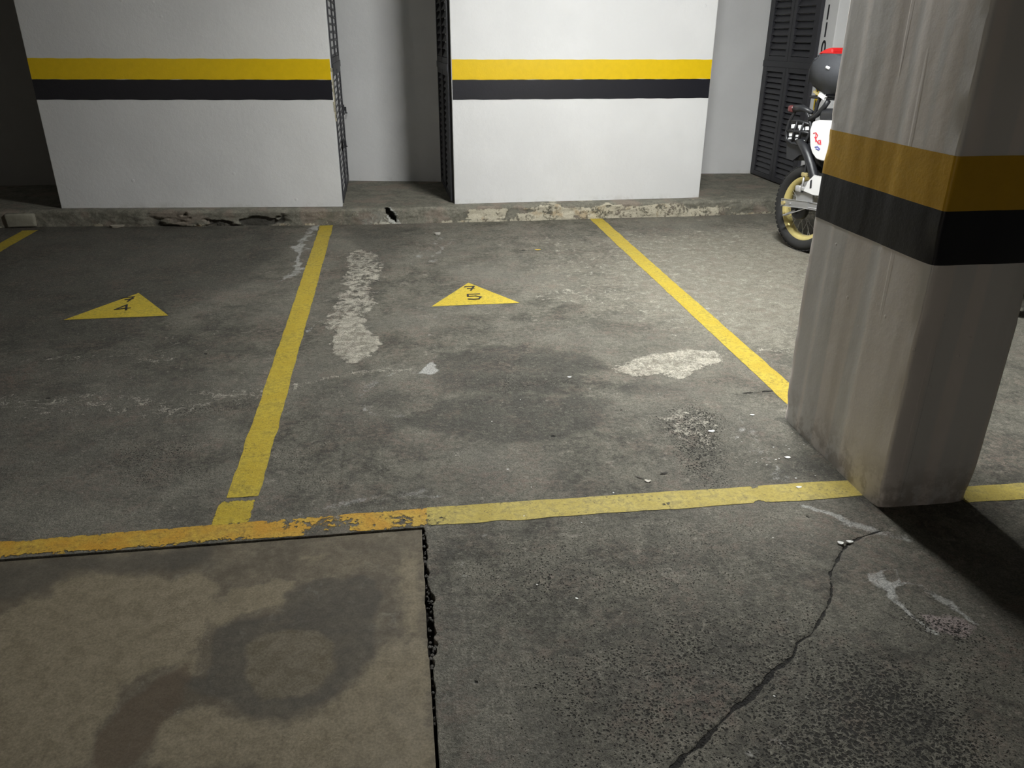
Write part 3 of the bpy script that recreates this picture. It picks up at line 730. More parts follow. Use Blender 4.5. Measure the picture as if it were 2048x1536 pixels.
cream = np.maximum(cream, .62*sstep(.04, .012, PZ)*sstep(.45, .55, fbm(KX*5, KX*0+2, 2, 71)))
ring = sstep(.8, 1.1, sq)*sstep(2.3, 1.3, sq)*(PY < .05)*sstep(.35, .55, fbm(KX*20, PZ*20, 3, 92))
wt = np.maximum(.8*ring, .45*sstep(.30, .10, np.abs(KX+.24))*(PZ < .12))
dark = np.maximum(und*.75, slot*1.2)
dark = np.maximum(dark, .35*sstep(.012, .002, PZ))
set_attr(me, 'wear_a', (cream, dark, wt), used)
kerb = link('trim_1', me, M_kerb); tag(kerb, 'chipped concrete kerb and step in front of the storeroom walls', kind='structure')
# mortar block on the kerb at the far left
bm = bmesh.new()
add_box(bm, (-3.215, 7.115, .062), (.235, .05, .115), None, .016)
for v in bm.verts: v.co += Vector(((rng.random()-.5)*.012, (rng.random()-.5)*.01, (rng.random()-.5)*.012))
bm_obj('mortar_patch', bm, simple('dull_mortar', (.27, .255, .20), .9, var=.3, scale=25, bump=.002), kerb, True)['label'] = 'pale mortar lump on the kerb face'

# ------------------------------------------------------------------ walls
def wall_prism(name, pts, label, m=M_wall, z0=PH, z1=CEIL, bev=.006):
    bm = bmesh.new(); add_prism(bm, pts, z0, z1)
    if bev: 
        es = [e for e in bm.edges if abs(e.verts[0].co.z-e.verts[1].co.z) > .5]
        bmesh.ops.bevel(bm, geom=es, offset=bev, segments=3, affect='EDGES', profile=.6)
    o = bm_obj(name, bm, m); tag(o, label, kind='structure')
    return o
def bands(wall, p0, p1, zy1, zy0, zb0):
    """painted bands on the wall face from p0 to p1"""
    a, b = Vector((*p0, 0)), Vector((*p1, 0)); d = (b-a).normalized(); n = Vector((d.y, -d.x, 0))
    for nm, lab, m, z0, z1 in (('painted_band', 'yellow painted band', M_yellow, zy0, zy1), ('painted_band', 'black painted band', M_black, zb0, zy0)):
        K = 60
        X = np.zeros((2, K+1)); Y = X.copy(); Z = X.copy()
        bm = bmesh.new(); top = []; bot = []
        for i in range(K+1):
            p = a.lerp(b, i/K)+n*.0015; j = (math.sin(i*1.7)+math.sin(i*.61))*.0010
            top.append((p, z1+j)); bot.append((p, z0+(math.sin(i*1.3+2)+math.sin(i*.47))*.0010 if nm else 0))
        F = [[bm.verts.new((p.x, p.y, z)) for p, z in top], [bm.verts.new((p.x, p.y, z)) for p, z in bot]]
        Bk = [[bm.verts.new((p.x-n.x*.003, p.y-n.y*.003, z)) for p, z in top], [bm.verts.new((p.x-n.x*.003, p.y-n.y*.003, z)) for p, z in bot]]
        for i in range(K):
            bm.faces.new((F[1][i], F[1][i+1], F[0][i+1], F[0][i])); bm.faces.new((F[0][i], F[0][i+1], Bk[0][i+1], Bk[0][i]))
            bm.faces.new((F[1][i], Bk[1][i], Bk[1][i+1], F[1][i+1]))
        o = bm_obj(nm, bm, m, wall); o['label'] = lab
wl = wall_prism('wall_left', [(-2.90, 7.19), (-.514, 6.975), (-.545, 8.6), (-2.90, 8.6)], 'white plastered storeroom wall with yellow and black bands, left')
bands(wl, (-2.898, 7.19), (-.518, 6.975), 1.331, 1.1735, 1.018)
wr = wall_prism('wall_right', [(.466, 6.975), (2.742, 7.008), (2.742, 8.7), (.434, 8.6)], 'brightly lit white storeroom wall with yellow and black bands, centre')
bands(wr, (.472, 6.975), (2.738, 7.008), 1.327, 1.170, 1.012)
wf = wall_prism('wall_far_right', [(3.83, 7.0), (6.4, 7.0), (6.4, 8.7), (3.83, 8.7)], 'white storeroom wall behind the motorcycle')
bands(wf, (3.836, 7.0), (6.3, 7.0), 1.327, 1.170, 1.012)
wfl = wall_prism('wall_far_left', [(-6.8, 7.25), (-4.35, 7.25), (-4.35, 8.6), (-6.8, 8.6)], 'white storeroom wall beyond the dark recess')
bands(wfl, (-6.79, 7.25), (-4.354, 7.25), 1.331, 1.1735, 1.018)
wall_prism('wall_back', [(-8, 8.62), (8, 8.62), (8, 8.8), (-8, 8.8)], 'back wall of the garage', M_dark_wall, 0, CEIL, 0)
wall_prism('wall_recess', [(-.60, 8.345), (.50, 8.135), (.50, 8.6), (-.60, 8.6)], 'white back wall of the recess between the storerooms', bev=0)
wall_prism('wall_recess_right', [(2.70, 8.40), (3.90, 8.285), (3.90, 8.6), (2.70, 8.6)], 'white back wall of the recess by the motorcycle', bev=0)
wall_prism('wall_recess_left', [(-4.40, 8.42), (-2.86, 8.42), (-2.86, 8.6), (-4.40, 8.6)], 'back wall of the dark recess at the far left', M_dark_wall, bev=0)  # grey instead of white: the recess's shade is put into the wall colour
wall_prism('wall_front', [(-8, -7.2), (8, -7.2), (8, -7), (-8, -7)], 'wall behind the camera', M_dark_wall, -.05, CEIL, 0)
wall_prism('wall_side_left', [(-8.2, -7.2), (-8, -7.2), (-8, 8.8), (-8.2, 8.8)], 'left end wall of the garage', M_dark_wall, -.05, CEIL, 0)
wall_prism('wall_side_right', [(8, -7.2), (8.2, -7.2), (8.2, 8.8), (8, 8.8)], 'right end wall of the garage', M_dark_wall, -.05, CEIL, 0)
bm = bmesh.new(); add_box(bm, (0, .8, CEIL+.06), (16.4, 16, .12)); tag(bm_obj('ceiling', bm, M_ceiling), 'painted concrete ceiling', kind='structure')

# broken plaster edge of the left wall
bm = bmesh.new()
for k in range(16):
    z = .86+k*.026
    add_box(bm, (-.512, 6.985+rng.uniform(-.004, .012), z), (.012+rng.random()*.008, .02, .026), None, .003)
bm_obj('broken_plaster_edge', bm, simple('raw_plaster', (.40, .37, .27), .9, var=.3), wl)['label'] = 'chipped yellowish plaster edge'

# ------------------------------------------------------------------ louvred doors
SLAT = {}
def slat_mesh(L, wd):
    key = (round(L, 3), round(wd, 3))
    if key not in SLAT:
        bm = bmesh.new(); add_box(bm, (0, 0, 0), (L, .006, wd), Matrix.Rotation(math.radians(-27), 3, 'X'))
        me = bpy.data.meshes.new('slat'); bm.to_mesh(me); bm.free(); me.materials.append(M_door); SLAT[key] = me
    return SLAT[key]
def louvre_door(name, p0, p1, n, label, z0=PH+.012, z1=2.25, ncol=2, stile=.055, mids=None):
    """door from p0 to p1 (ground points), n = facing normal (unit xy). Local x runs p0->p1, local -y faces out."""
    a = Vector((*p0, 0)); b = Vector((*p1, 0)); d = b-a; L = d.length
    root = empty(name, (a.x, a.y, 0), math.atan2(d.y, d.x))
    tag(root, label, kind='structure')
    T = .034
    cols = mids or [L*i/ncol for i in range(ncol+1)]
    xs_ = []
    for i, cxx in enumerate(cols):
        st = stile if 0 < i < len(cols)-1 else stile*.8
        c = cxx if 0 < i < len(cols)-1 else (cxx+st/2 if i == 0 else cxx-st/2)
        xs_.append((c-st/2, c+st/2))
        bm = bmesh.new(); add_box(bm, (c, 0, (z0+z1)/2), (st, T, z1-z0), None, .002); bm_obj('stile', bm, M_door, root)
        if 0 < i < len(cols)-1:
            bm = bmesh.new(); add_box(bm, (c, -T/2-.0, (z0+z1)/2), (.004, .002, z1-z0)); bm_obj('door_gap', bm, M_door_in, root)
    tiers = [(z0, 1.235, .052), (1.290, z1, .060)]
    bm = bmesh.new(); add_box(bm, (L/2, -.003, 1.2625), (L, T+.006, .055), None, .002); bm_obj('lock_rail', bm, M_door, root)
    for (ta, tb, pitch) in tiers:
        for i in range(len(cols)-1):
            xa, xb = xs_[i][1], xs_[i+1][0]
            for zz in (ta+.0225, tb-.0225):
                bm = bmesh.new(); add_box(bm, ((xa+xb)/2, 0, zz), (xb-xa+.002, T-.004, .045), None, .0015); bm_obj('rail', bm, M_door, root)
            k = int((tb-ta-.09)/pitch)
            for j in range(k):
                o = link('slat', slat_mesh(xb-xa, pitch*1.02), None, root)
                o.location = ((xa+xb)/2, .004, ta+.045+pitch*(j+.5)*(tb-ta-.09)/(pitch*k))
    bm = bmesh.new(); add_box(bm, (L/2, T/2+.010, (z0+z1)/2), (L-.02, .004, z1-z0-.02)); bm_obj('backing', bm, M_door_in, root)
    return root
# faces: local -y is the outward side
dl = louvre_door('door_1', (-.522, 7.07), (-.540, 8.30), None, 'dark louvred storeroom door seen almost edge-on, left side of the recess')
# this one must face +x: direction +y gives local -y = +x  (ok)
dr = louvre_door('door_2', (.425, 8.10), (.455, 7.03), None, 'dark louvred storeroom door on the right side of the recess, in shadow')
dm = louvre_door('door_3', (3.808, 8.27), (3.808, 7.235), None, 'black double louvred storeroom door behind the motorcycle', mids=[0, .52, 1.035], stile=.115)
# frame header above the doors
for o, (p0, p1) in ((dl, ((-.53, 7.05), (-.54, 8.33))), (dr, ((.447, 7.0), (.43, 8.13))), (dm, ((3.82, 7.22), (3.82, 8.28)))):
    pass
# padlock and latch on the left door
lk = empty('padlock', (-.492, 7.99, .80)); tag(lk, 'silver padlock hanging from the edge-on louvred door left of the recess', 'padlock')
bm = bmesh.new(); add_box(bm, (.006, 0, 0), (.018, .040, .050), Matrix.Rotation(.35, 3, 'Y'), .003); bm_obj('lock_body', bm, M_steel, lk)
bm = bmesh.new(); add_tube(bm, [(-.001+.0*math.cos(t), .013*math.cos(t), .022+.030*math.sin(t)) for t in [math.pi*i/10 for i in range(11)]], .0035, 8); bm_obj('shackle', bm, M_steel, lk, True)
def latch(y, z):
    bm = bmesh.new(); add_box(bm, (0, 0, 0), (.008, .05, .09), None, .002); add_box(bm, (.012, 0, 0), (.02, .016, .05), None, .003)
    add_tube(bm, [(.012, -.02, -.028), (.026, 0, -.030), (.012, .02, -.028)], .005, 8)
    o = bm_obj('latch', bm, M_blackplastic, dl); o.matrix_parent_inverse = Matrix.Identity(4)
    loc = Vector((-.499, y, z)); o.matrix_world = Matrix.Translation(loc)
    bpy.context.view_layer.update(); o.matrix_local = dl.matrix_world.inverted() @ Matrix.Translation(loc)
    o['label'] = 'black latch'
bpy.context.view_layer.update()
latch(7.60, .60); latch(7.99, .86)

# bay numbers on the return of the far right wall (faces -x)
RX = Matrix(((0, 0, -1), (-1, 0, 0), (0, 1, 0)))   # text x -> -y, text y -> z, text z -> -x
def wall_digit(ch, y, z, size, m, parent, lift=.002, name='digit', lab=None):
    me = text_mesh(ch, size, .0006, 0, .004)
    o = link(name, me, m, parent)
    o.matrix_local = Matrix.Translation((3.83-lift, y, z)) @ RX.to_4x4()
    if lab: o['label'] = lab
    return o
for ch, y, z in (('1', 7.165, 1.704), ('1', 7.160, 1.562), ('0', 7.155, 1.415)):
    wall_digit(ch, y, z, .165, M_digit, wf)
for ch, y, z in (('1', 7.145, 1.072), ('1', 7.145, .942), ('0', 7.150, .800)):
    bm = bmesh.new()
    pts = []
    for i in range(20):
        a = 2*math.pi*i/20; ca, sa = math.cos(a), math.sin(a)
        pts.append((3.8288, y+.030*abs(ca)**.6*(1 if ca > 0 else -1), z+.056*abs(sa)**.6*(1 if sa > 0 else -1)))
    add_slab(bm, pts, (1, 0, 0), .0012)
    o = bm_obj('number_plate', bm, M_yellow, wf); o['label'] = 'small yellow painted number patch'
    wall_digit(ch, y, z, .085, M_digit, o)

# ------------------------------------------------------------------ pillar
PX0, PX1, PY0, PY1 = 1.585, 1.935, 2.103, 2.832
def pillar_mesh(name, z0, z1, off, dz=.02, open_=True):
    r = .011; per = []
    def side(a, b, n):
        for i in range(n): per.append((a[0]+(b[0]-a[0])*i/n, a[1]+(b[1]-a[1])*i/n))
    x0, x1, y0, y1 = PX0, PX1, PY0, PY1
    corners = [((x0+r, y0+r), 180, 270), ((x1-r, y0+r), 270, 360), ((x1-r, y1-r), 0, 90), ((x0+r, y1-r), 90, 180)]
    ring = []; nrm = []
    for k, (c, a0, a1) in enumerate(corners):
        for i in range(5):
            a = math.radians(a0+(a1-a0)*i/4); ring.append((c[0]+r*math.cos(a), c[1]+r*math.sin(a))); nrm.append((math.cos(a), math.sin(a)))
        c2 = corners[(k+1) % 4]; a = math.radians(a1)
        p = (c[0]+r*math.cos(a), c[1]+r*math.sin(a)); q = (c2[0][0]+r*math.cos(math.radians(c2[1])), c2[0][1]+r*math.sin(math.radians(c2[1])))
        n = 36 if k % 2 else 22
        for i in range(1, n): ring.append((p[0]+(q[0]-p[0])*i/n, p[1]+(q[1]-p[1])*i/n)); nrm.append((math.cos(a), math.sin(a)))
    ring.append(ring[0]); nrm.append(nrm[0])
    ring = np.array(ring); nrm = np.array(nrm); nz = max(2, int((z1-z0)/dz)+1)
    zs = np.linspace(z0, z1, nz)
    S = np.arange(len(ring))
    XX = ring[:, 0][None, :].repeat(nz, 0); YY = ring[:, 1][None, :].repeat(nz, 0); ZZ = zs[:, None].repeat(len(ring), 1)
    A = XX*1.3+YY
    board = (_hash(np.floor(YY/.105+.3), np.floor(XX/.115+.6), 5)-.5)*.0035
    d = board+(fbm(A*5, ZZ*1.6, 3, 61)-.5)*.0030+(fbm(A*30, ZZ*18, 3, 62)-.5)*.0012
    cor = np.exp(-np.minimum(np.minimum(np.hypot(XX-x0, YY-y0), np.hypot(XX-x1, YY-y0)), np.minimum(np.hypot(XX-x0, YY-y1), np.hypot(XX-x1, YY-y1)))/.02)
    d = d-cor*sstep(.48, .75, fbm(A*3, ZZ*7, 3, 63))*.012-cor*sstep(.16, .02, ZZ)*.010
    d = d+off
    XX = XX+nrm[:, 0][None, :]*d; YY = YY+nrm[:, 1][None, :]*d
    me, _ = grid_mesh(name, XX, YY, ZZ)
    return me
def pillar_mat():
    t = NT('pillar_paint'); X, Y, Z = t.xyz()
    n1 = t.noise(1.4, 5); n2 = t.noise(24, 5, .6); n3 = t.noise(90, 3)
    v = t.scalevec((1, 1, .04)); bd = t.noise(9, 1, .5, vec=v); line = t.noise(14, 2, .5, vec=v)
    c = t.mix(t.step(bd, .46, .54), (.75, .73, .71), (.83, .775, .735))
    c = t.mix(t.math('MULTIPLY', t.step(line, .66, .69), .12), c, (.74, .69, .66))
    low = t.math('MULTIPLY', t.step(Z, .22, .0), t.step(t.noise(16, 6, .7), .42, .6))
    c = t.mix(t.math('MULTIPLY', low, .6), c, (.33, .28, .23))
    # row of small nodules and drips
    blob = t.math('MULTIPLY', t.step(t.voro(20), .16, .08), t.step(t.math('ABSOLUTE', t.math('SUBTRACT', Z, 1.725)), .03, .02))
    blob2 = t.math('MULTIPLY', t.step(t.voro(13), .10, .05), t.step(n1, .5, .6))
    h = t.math('ADD', t.math('MULTIPLY', n2, .4), t.math('MULTIPLY', n3, .1))
    h = t.math('ADD', h, t.math('MULTIPLY', blob, 1.2)); h = t.math('ADD', h, t.math('MULTIPLY', blob2, .7))
    h = t.math('ADD', h, t.math('MULTIPLY', t.step(line, .66, .69), .25))
    return t.done(c, .55, 0, t.bump(h, .0022), .4)
pl = link('pillar', pillar_mesh('pillar', -.02, CEIL, 0), pillar_mat())
tag(pl, 'square concrete pillar painted off-white with yellow and black bands', 'pillar')
for z0, z1, m, lab in ((1.034, 1.192, M_pyellow, 'mustard yellow painted band'), (.869, 1.034, M_black, 'black painted band')):
    o = link('painted_band', pillar_mesh('painted_band', z0, z1, .0012), m, pl); o['label'] = lab

# ------------------------------------------------------------------ ceiling lamps
for i, (lx, ly, ln, ax, pw, lc) in enumerate(LAMPS):
    lab = ('short fluorescent batten above bay 75', 'added unseen warm fluorescent batten filling the pillar faces', 'long fluorescent batten above the motorcycle side')[i]
    r = empty('ceiling_light', (lx, ly, CEIL), 0 if ax else math.pi/2); tag(r, lab, 'ceiling light')
    bm = bmesh.new(); add_box(bm, (0, 0, -.02), (ln+.06, .07, .04), None, .004); bm_obj('housing', bm, M_white_plastic, r)
    if i == 0:      # this fitting has a shallow opal cover
        bm = bmesh.new(); add_box(bm, (0, 0, -.056), (ln, .09, .030)); bm_obj('opal_diffuser', bm, tube_glass(pw, lc), r)
        continue
    for s in (-1, 1):
        bm = bmesh.new(); add_box(bm, (s*(ln/2+.012), 0, -.06), (.022, .03, .05), None, .003); bm_obj('lamp_holder', bm, M_white_plastic, r)
    bm = bmesh.new(); add_tube(bm, [(-ln/2, 0, -.072), (ln/2, 0, -.072)], .013, 14); bm_obj('fluorescent_tube', bm, tube_glass(pw, lc), r, True)

# ------------------------------------------------------------------ motorcycle, rear wheel towards the wall
# local frame: +x to the rear of the bike, +y to its right side (towards the camera), z up
BAZ = math.radians(-14)
bike = empty('motorcycle', (3.06, 5.52, 0), math.atan2(math.cos(BAZ), math.sin(BAZ)))
tag(bike, 'white trail motorcycle with gold spoked wheel parked behind the pillar', 'motorcycle')
def wheel(name, cx, R_, hw, lab):
    root = empty(name); root.parent = bike; root['label'] = lab
    bm = bmesh.new(); r0 = R_-.085
    prof = [(r0, -hw*.62), (r0+.03, -hw*.95), (R_-.035, -hw*1.0), (R_-.012, -hw*.72), (R_, -hw*.3), (R_, hw*.3), (R_-.012, hw*.72), (R_-.035, hw*1.0), (r0+.03, hw*.95), (r0, hw*.62)]
    add_lathe(bm, prof, (cx, 0, R_), seg=72); bm_obj('tyre', bm, M_rubber, root, True)
    # tread blocks
    bm = bmesh.new()
    for k in range(54):
        a = 2*math.pi*k/54
        for yy, w2, rr in ((-.55, .26, -.006), (0, .30, .0), (.55, .26, -.006)):
            aa = a+(math.pi/54 if yy else 0)
            M3 = Matrix.Rotation(-aa, 3, 'Y')
            add_box(bm, Vector((cx, yy*hw, R_))+M3 @ Vector((R_+rr, 0, 0)), (.007, w2*hw*1.5, .024), M3)
    o = bm_obj('tread', bm, M_rubber, root); o['kind'] = 'stuff'
    bm = bmesh.new()
    rr = r0
    prof = [(rr-.004, -hw*.62), (rr+.008, -hw*.66), (rr+.008, -hw*.56), (rr-.012, -hw*.45), (rr-.022, -hw*.25), (rr-.022, hw*.25), (rr-.012, hw*.45), (rr+.008, hw*.56), (rr+.008, hw*.66), (rr-.004, hw*.62), (rr-.020, hw*.52), (rr-.032, hw*.25), (rr-.032, -hw*.25), (rr-.020, -hw*.52)]
    add_lathe(bm, prof, (cx, 0, R_), seg=72); o = bm_obj('rim', bm, M_gold, root, True); o['label'] = 'gold rim'
    bm = bmesh.new(); add_lathe(bm, [(.012, -.07), (.030, -.07), (.034, -.05), (.026, -.03), (.026, .02), (.055, .03), (.062, .035), (.062, .062), (.05, .07), (.012, .072)], (cx, 0, R_), seg=32)
    bm_obj('hub', bm, M_galv, root, True)
    bm = bmesh.new()
    for k in range(36):
        a = 2*math.pi*k/36; sgn = 1 if k % 2 else -1; tw = .35*(1 if (k//2) % 2 else -1)
        p = (cx+.034*math.cos(a+tw), sgn*.045, R_+.034*math.sin(a+tw)); q = (cx+(rr-.03)*math.cos(a), sgn*.006, R_+(rr-.03)*math.sin(a))
        add_tube(bm, [p, q], .0018, 5)
    o = bm_obj('spokes', bm, M_galv, root); o['kind'] = 'stuff'
    return root
wheel('rear_wheel', .045, .320, .060, 'rear wheel with gold rim and knobbly tyre')
wheel('front_wheel', -1.35, .345, .045, 'front wheel')
def part(name, fn, m, smooth=False, lab=None, parent=bike):
    bm = bmesh.new(); fn(bm); o = bm_obj(name, bm, m, parent, smooth)
    if lab: o['label'] = lab
    return o
def beam(bm, a, b, h, t):
    a = Vector(a); b = Vector(b); d = b-a; L = d.length
    ang = -math.atan2(d.z, d.x)
    add_box(bm, (a+b)/2, (L, t, h), Matrix.Rotation(ang, 3, 'Y'), min(h, t)*.2)
def poly_plate(bm, pts, y, t, bev=.004):
    add_slab(bm, [(x, y, z) for x, z in pts], (0, 1, 0), t)
    bmesh.ops.bevel(bm, geom=list(bm.edges), offset=bev, segments=2, affect='EDGES')
for s in (1, -1):
    o = part('swingarm', lambda bm: (beam(bm, (.185, s*.125, .350), (-.10, s*.125, .378), .052, .022), beam(bm, (-.09, s*.125, .375), (-.56, s*.10, .40), .048, .030)), M_galv, lab='dull aluminium swingarm')
    if s > 0:
        part('axle_bolt', lambda bm: add_tube(bm, [(.155, .130, .352), (.155, .155, .352)], .015, 8), M_brass, parent=o)
        part('adjuster_bolt', lambda bm: add_tube(bm, [(.085, .130, .360), (.085, .146, .360)], .006, 8), M_steel, parent=o)
part('brake_rod', lambda bm: add_tube(bm, [(.150, .13, .255), (.03, .13, .305), (-.10, .13, .362), (-.35, .12, .38)], .004, 8), M_steel, True)
part('brake_drum', lambda bm: add_lathe(bm, [(.01, .05), (.072, .05), (.078, .058), (.078, .085), (.07, .098), (.01, .10)], (.045, 0, .32), seg=36), M_blackplastic, True)
part('brake_arm', lambda bm: (beam(bm, (.05, .105, .31), (.15, .115, .26), .018, .008), add_tube(bm, [(.15, .10, .258), (.15, .135, .258)], .007, 8)), M_galv)
part('brake_plate', lambda bm: beam(bm, (.06, .108, .42), (-.11, .108, .44), .075, .010), M_galv)
part('chain_guard', lambda bm: poly_plate(bm, [(-.030, .470), (-.060, .545), (-.115, .600), (-.26, .60), (-.26, .47), (-.14, .46)], .135, .008), M_white_plastic, lab='white plastic guard')
part('guard_slot', lambda bm: poly_plate(bm, [(-.095, .50), (-.090, .555), (-.105, .565), (-.112, .505)], .1405, .004, .001), M_blackplastic)
part('hose_clamp', lambda bm: add_box(bm, (-.005, .12, .585), (.055, .03, .028), None, .006), M_brass)
part('brake_hose', lambda bm: add_tube(bm, [(.02, .12, .72), (.0, .125, .66), (-.005, .125, .60), (-.005, .125, .50), (.0, .12, .455)], .0055, 8), M_blackplastic, True)
part('brake_hose_end', lambda bm: add_tube(bm, [(-.005, .127, .565), (-.003, .127, .49)], .0075, 8), M_steel, True, 'shiny hose end')
part('brake_caliper', lambda bm: (add_box(bm, (.030, .125, .478), (.055, .035, .045), None, .008), add_box(bm, (-.02, .125, .485), (.03, .03, .03), None, .006)), M_steel, True, 'small shiny bracket')
part('shock_absorber', lambda bm: add_tube(bm, [(-.22, .0, .40), (-.27, 0, .72)], .04, 16), M_blackplastic, True)
part('subframe', lambda bm: (add_tube(bm, [(.165, .085, .800), (.115, .10, .800), (.065, .105, .770), (.01, .105, .715), (-.035, .105, .655), (-.075, .105, .59), (-.14, .10, .50), (-.3, .08, .46)], [.020, .026, .032, .034, .034, .032, .03, .03], 14)), M_blackplastic, True, 'dark curved frame tube')
part('rear_fender', lambda bm: (add_slab(bm, [(.30, 0, .80), (.27, 0, .66), (.20, 0, .655), (.14, 0, .70), (.0, 0, .745), (-.25, 0, .72), (-.25, 0, .80)], (0, 1, 0), .15)), M_blackplastic)
part('inner_fender', lambda bm: add_tube(bm, [(.25, 0, .66), (.20, 0, .70), (.10, 0, .715), (-.05, 0, .69), (-.18, 0, .62)], [.02, .05, .055, .055, .05], 12), M_blackplastic, True)
# white side panel with its script
sp = part('side_panel', lambda bm: poly_plate(bm, [(-.020, .955), (-.015, .90), (-.018, .850), (-.035, .790), (-.065, .745), (-.115, .712), (-.175, .705), (-.40, .73), (-.42, .96), (-.20, .980), (-.08, .972)], .135, .018, .006), M_white_plastic, False, 'white side panel')
def script(parent, pts, m, r=.0035, nm='script_lettering', lab=None):
    bm = bmesh.new()
    for pl_ in pts: add_tube(bm, [(x, .1455, z) for x, z in pl_], r, 6)
    o = bm_obj(nm, bm, m, parent)
    if lab: o['label'] = lab
script(sp, [[(-.052, .880), (-.075, .888), (-.098, .872), (-.090, .853), (-.070, .858), (-.100, .830), (-.118, .822)], [(-.078, .885), (-.082, .850), (-.088, .826)],
            [(-.128, .842), (-.112, .838), (-.112, .818), (-.130, .815), (-.134, .842), (-.142, .812)]], M_redtext, .0032, lab='red script lettering')
script(sp, [[(-.088, .790), (-.115, .796), (-.14, .782)], [(-.10, .780), (-.135, .775)]], M_bluetext, .0035, 'blue_mark', 'small blue mark')
# tail: lamp in a dark open guard
gd = part('lamp_guard', lambda bm: None, M_blackplastic, lab='dark open guard frame around the tail lamp')
bpy.data.objects.remove(gd, do_unlink=True)
def frame_loop(y): return [(.272, y, .800), (.283, y, .850), (.268, y, .925), (.232, y, .985), (.205, y, 1.030), (.165, y, 1.045), (.115, y, 1.030), (.075, y, .985), (.040, y, .930), (.030, y, .885), (.062, y, .805), (.13, y, .782), (.20, y, .782)]
part('lamp_guard', lambda bm: (add_tube(bm, frame_loop(.10), .011, 8, True), add_tube(bm, [(.262, .10, .935), (.15, .105, .945), (.045, .10, .930)], .009, 8),
     add_tube(bm, [(.277, .10, .865), (.15, .108, .872), (.04, .10, .872)], .009, 8), add_tube(bm, [(.175, .105, .945), (.195, .108, .86), (.205, .10, .79)], .008, 8),
     add_tube(bm, [(.105, .105, .945), (.125, .108, .86), (.145, .10, .785)], .008, 8)), M_blackplastic, True, 'dark guard frame around the tail lamp')
part('lamp_housing', lambda bm: (add_box(bm, (.155, .03, .865), (.215, .11, .145), None, .02),), M_blackplastic, True)
def lens(x, z, w_, h):
    return part('lamp_lens', lambda bm: add_box(bm, (x, .092, z), (w_, .012, h), Matrix.Rotation(.15, 3, 'Y'), .004), M_clear, lab='clear lens cell')
for q in ((.225, .900, .040, .030), (.150, .905, .040, .024), (.135, .890, .045, .022), (.075, .900, .036, .028), (.235, .842, .042, .030), (.165, .838, .036, .018), (.240, .812, .036, .014), (.160, .812, .040, .018), (.100, .808, .030, .014)):
    lens(*q)
part('turn_signal', lambda bm: add_box(bm, (.245, .11, 1.022), (.055, .05, .050), None, .016), M_dull_red, True, 'dull red lens')
part('turn_signal_body', lambda bm: add_tube(bm, [(.235, .105, 1.022), (.15, .10, 1.035), (.05, .09, 1.01)], [.026, .024, .014], 12), M_blackplastic, True)
part('rack_strut', lambda bm: add_tube(bm, [(-.02, .10, 1.118), (.00, .10, 1.08), (.015, .10, 1.00), (.03, .09, .95)], .013, 10), M_blackplastic, True)
part('rack_strut', lambda bm: add_tube(bm, [(-.11, .11, 1.10), (-.08, .11, 1.06), (-.02, .11, 1.00), (.06, .10, .965)], .018, 10), M_blackplastic, True)
part('seat', lambda bm: add_box(bm, (-.26, 0, 1.01), (.42, .26, .095), Matrix.Rotation(.05, 3, 'Y'), .035), M_blackplastic, True, 'black seat')
part('seat', lambda bm: add_box(bm, (-.62, 0, .92), (.42, .24, .10), None, .035), M_blackplastic, True, 'black seat')
# charcoal bag on the rack with red top
def bag(bm):
    prof = [(.133, 1.235), (.140, 1.300), (.128, 1.350), (.095, 1.385), (.060, 1.402), (-.10, 1.402), (-.30, 1.39), (-.34, 1.33), (-.34, 1.20), (-.30, 1.15), (-.07, 1.142), (.0, 1.150), (.065, 1.172), (.115, 1.205)]
    add_slab(bm, [(x, 0, z) for x, z in prof], (0, 1, 0), .24)
    bmesh.ops.bevel(bm, geom=[e for e in bm.edges], offset=.028, segments=4, affect='EDGES')
bg = empty('luggage_bag', bike.location, bike.rotation_euler.z)
tag(bg, 'charcoal rounded bag with red top carried high on the motorcycle rear rack', 'bag')
part('bag_body', bag, M_bag, True, parent=bg)
part('bag_lid', lambda bm: (add_slab(bm, [(.112, 0, 1.396), (.075, 0, 1.418), (.03, 0, 1.434), (-.02, 0, 1.441), (-.035, 0, 1.41), (-.035, 0, 1.396)], (0, 1, 0), .14), bmesh.ops.bevel(bm, geom=list(bm.edges), offset=.008, segments=2, affect='EDGES')), M_red, False, 'red top piece', parent=bg)
part('bag_reflector', lambda bm: add_tube(bm, [(-.055, .123, 1.318), (-.085, .123, 1.310)], .010, 10), M_clear, True, 'small shiny reflector', parent=bg)
part('bag_seam', lambda bm: add_tube(bm, [(.105, .118, 1.20), (.112, .120, 1.29), (.09, .120, 1.35), (.04, .118, 1.375)], .004, 6), M_blackplastic, True, parent=bg)
part('strap_end', lambda bm: (beam(bm, (.018, .135, 1.156), (-.055, .135, 1.132), .012, .008),), M_brass, parent=bg)
part('strap_buckle', lambda bm: (beam(bm, (-.045, .137, 1.140), (-.105, .137, 1.118), .022, .014),), M_white_plastic, lab='white buckle', parent=bg)
part('luggage_rack', lambda bm: (add_tube(bm, [(.12, .07, 1.112), (-.36, .07, 1.112)], .009, 8), add_tube(bm, [(.12, -.07, 1.112), (-.36, -.07, 1.112)], .009, 8), add_tube(bm, [(.12, -.07, 1.112), (.12, .07, 1.112)], .009, 8), add_tube(bm, [(-.1, -.07, 1.112), (-.1, .07, 1.112)], .009, 8)), M_blackplastic, True)
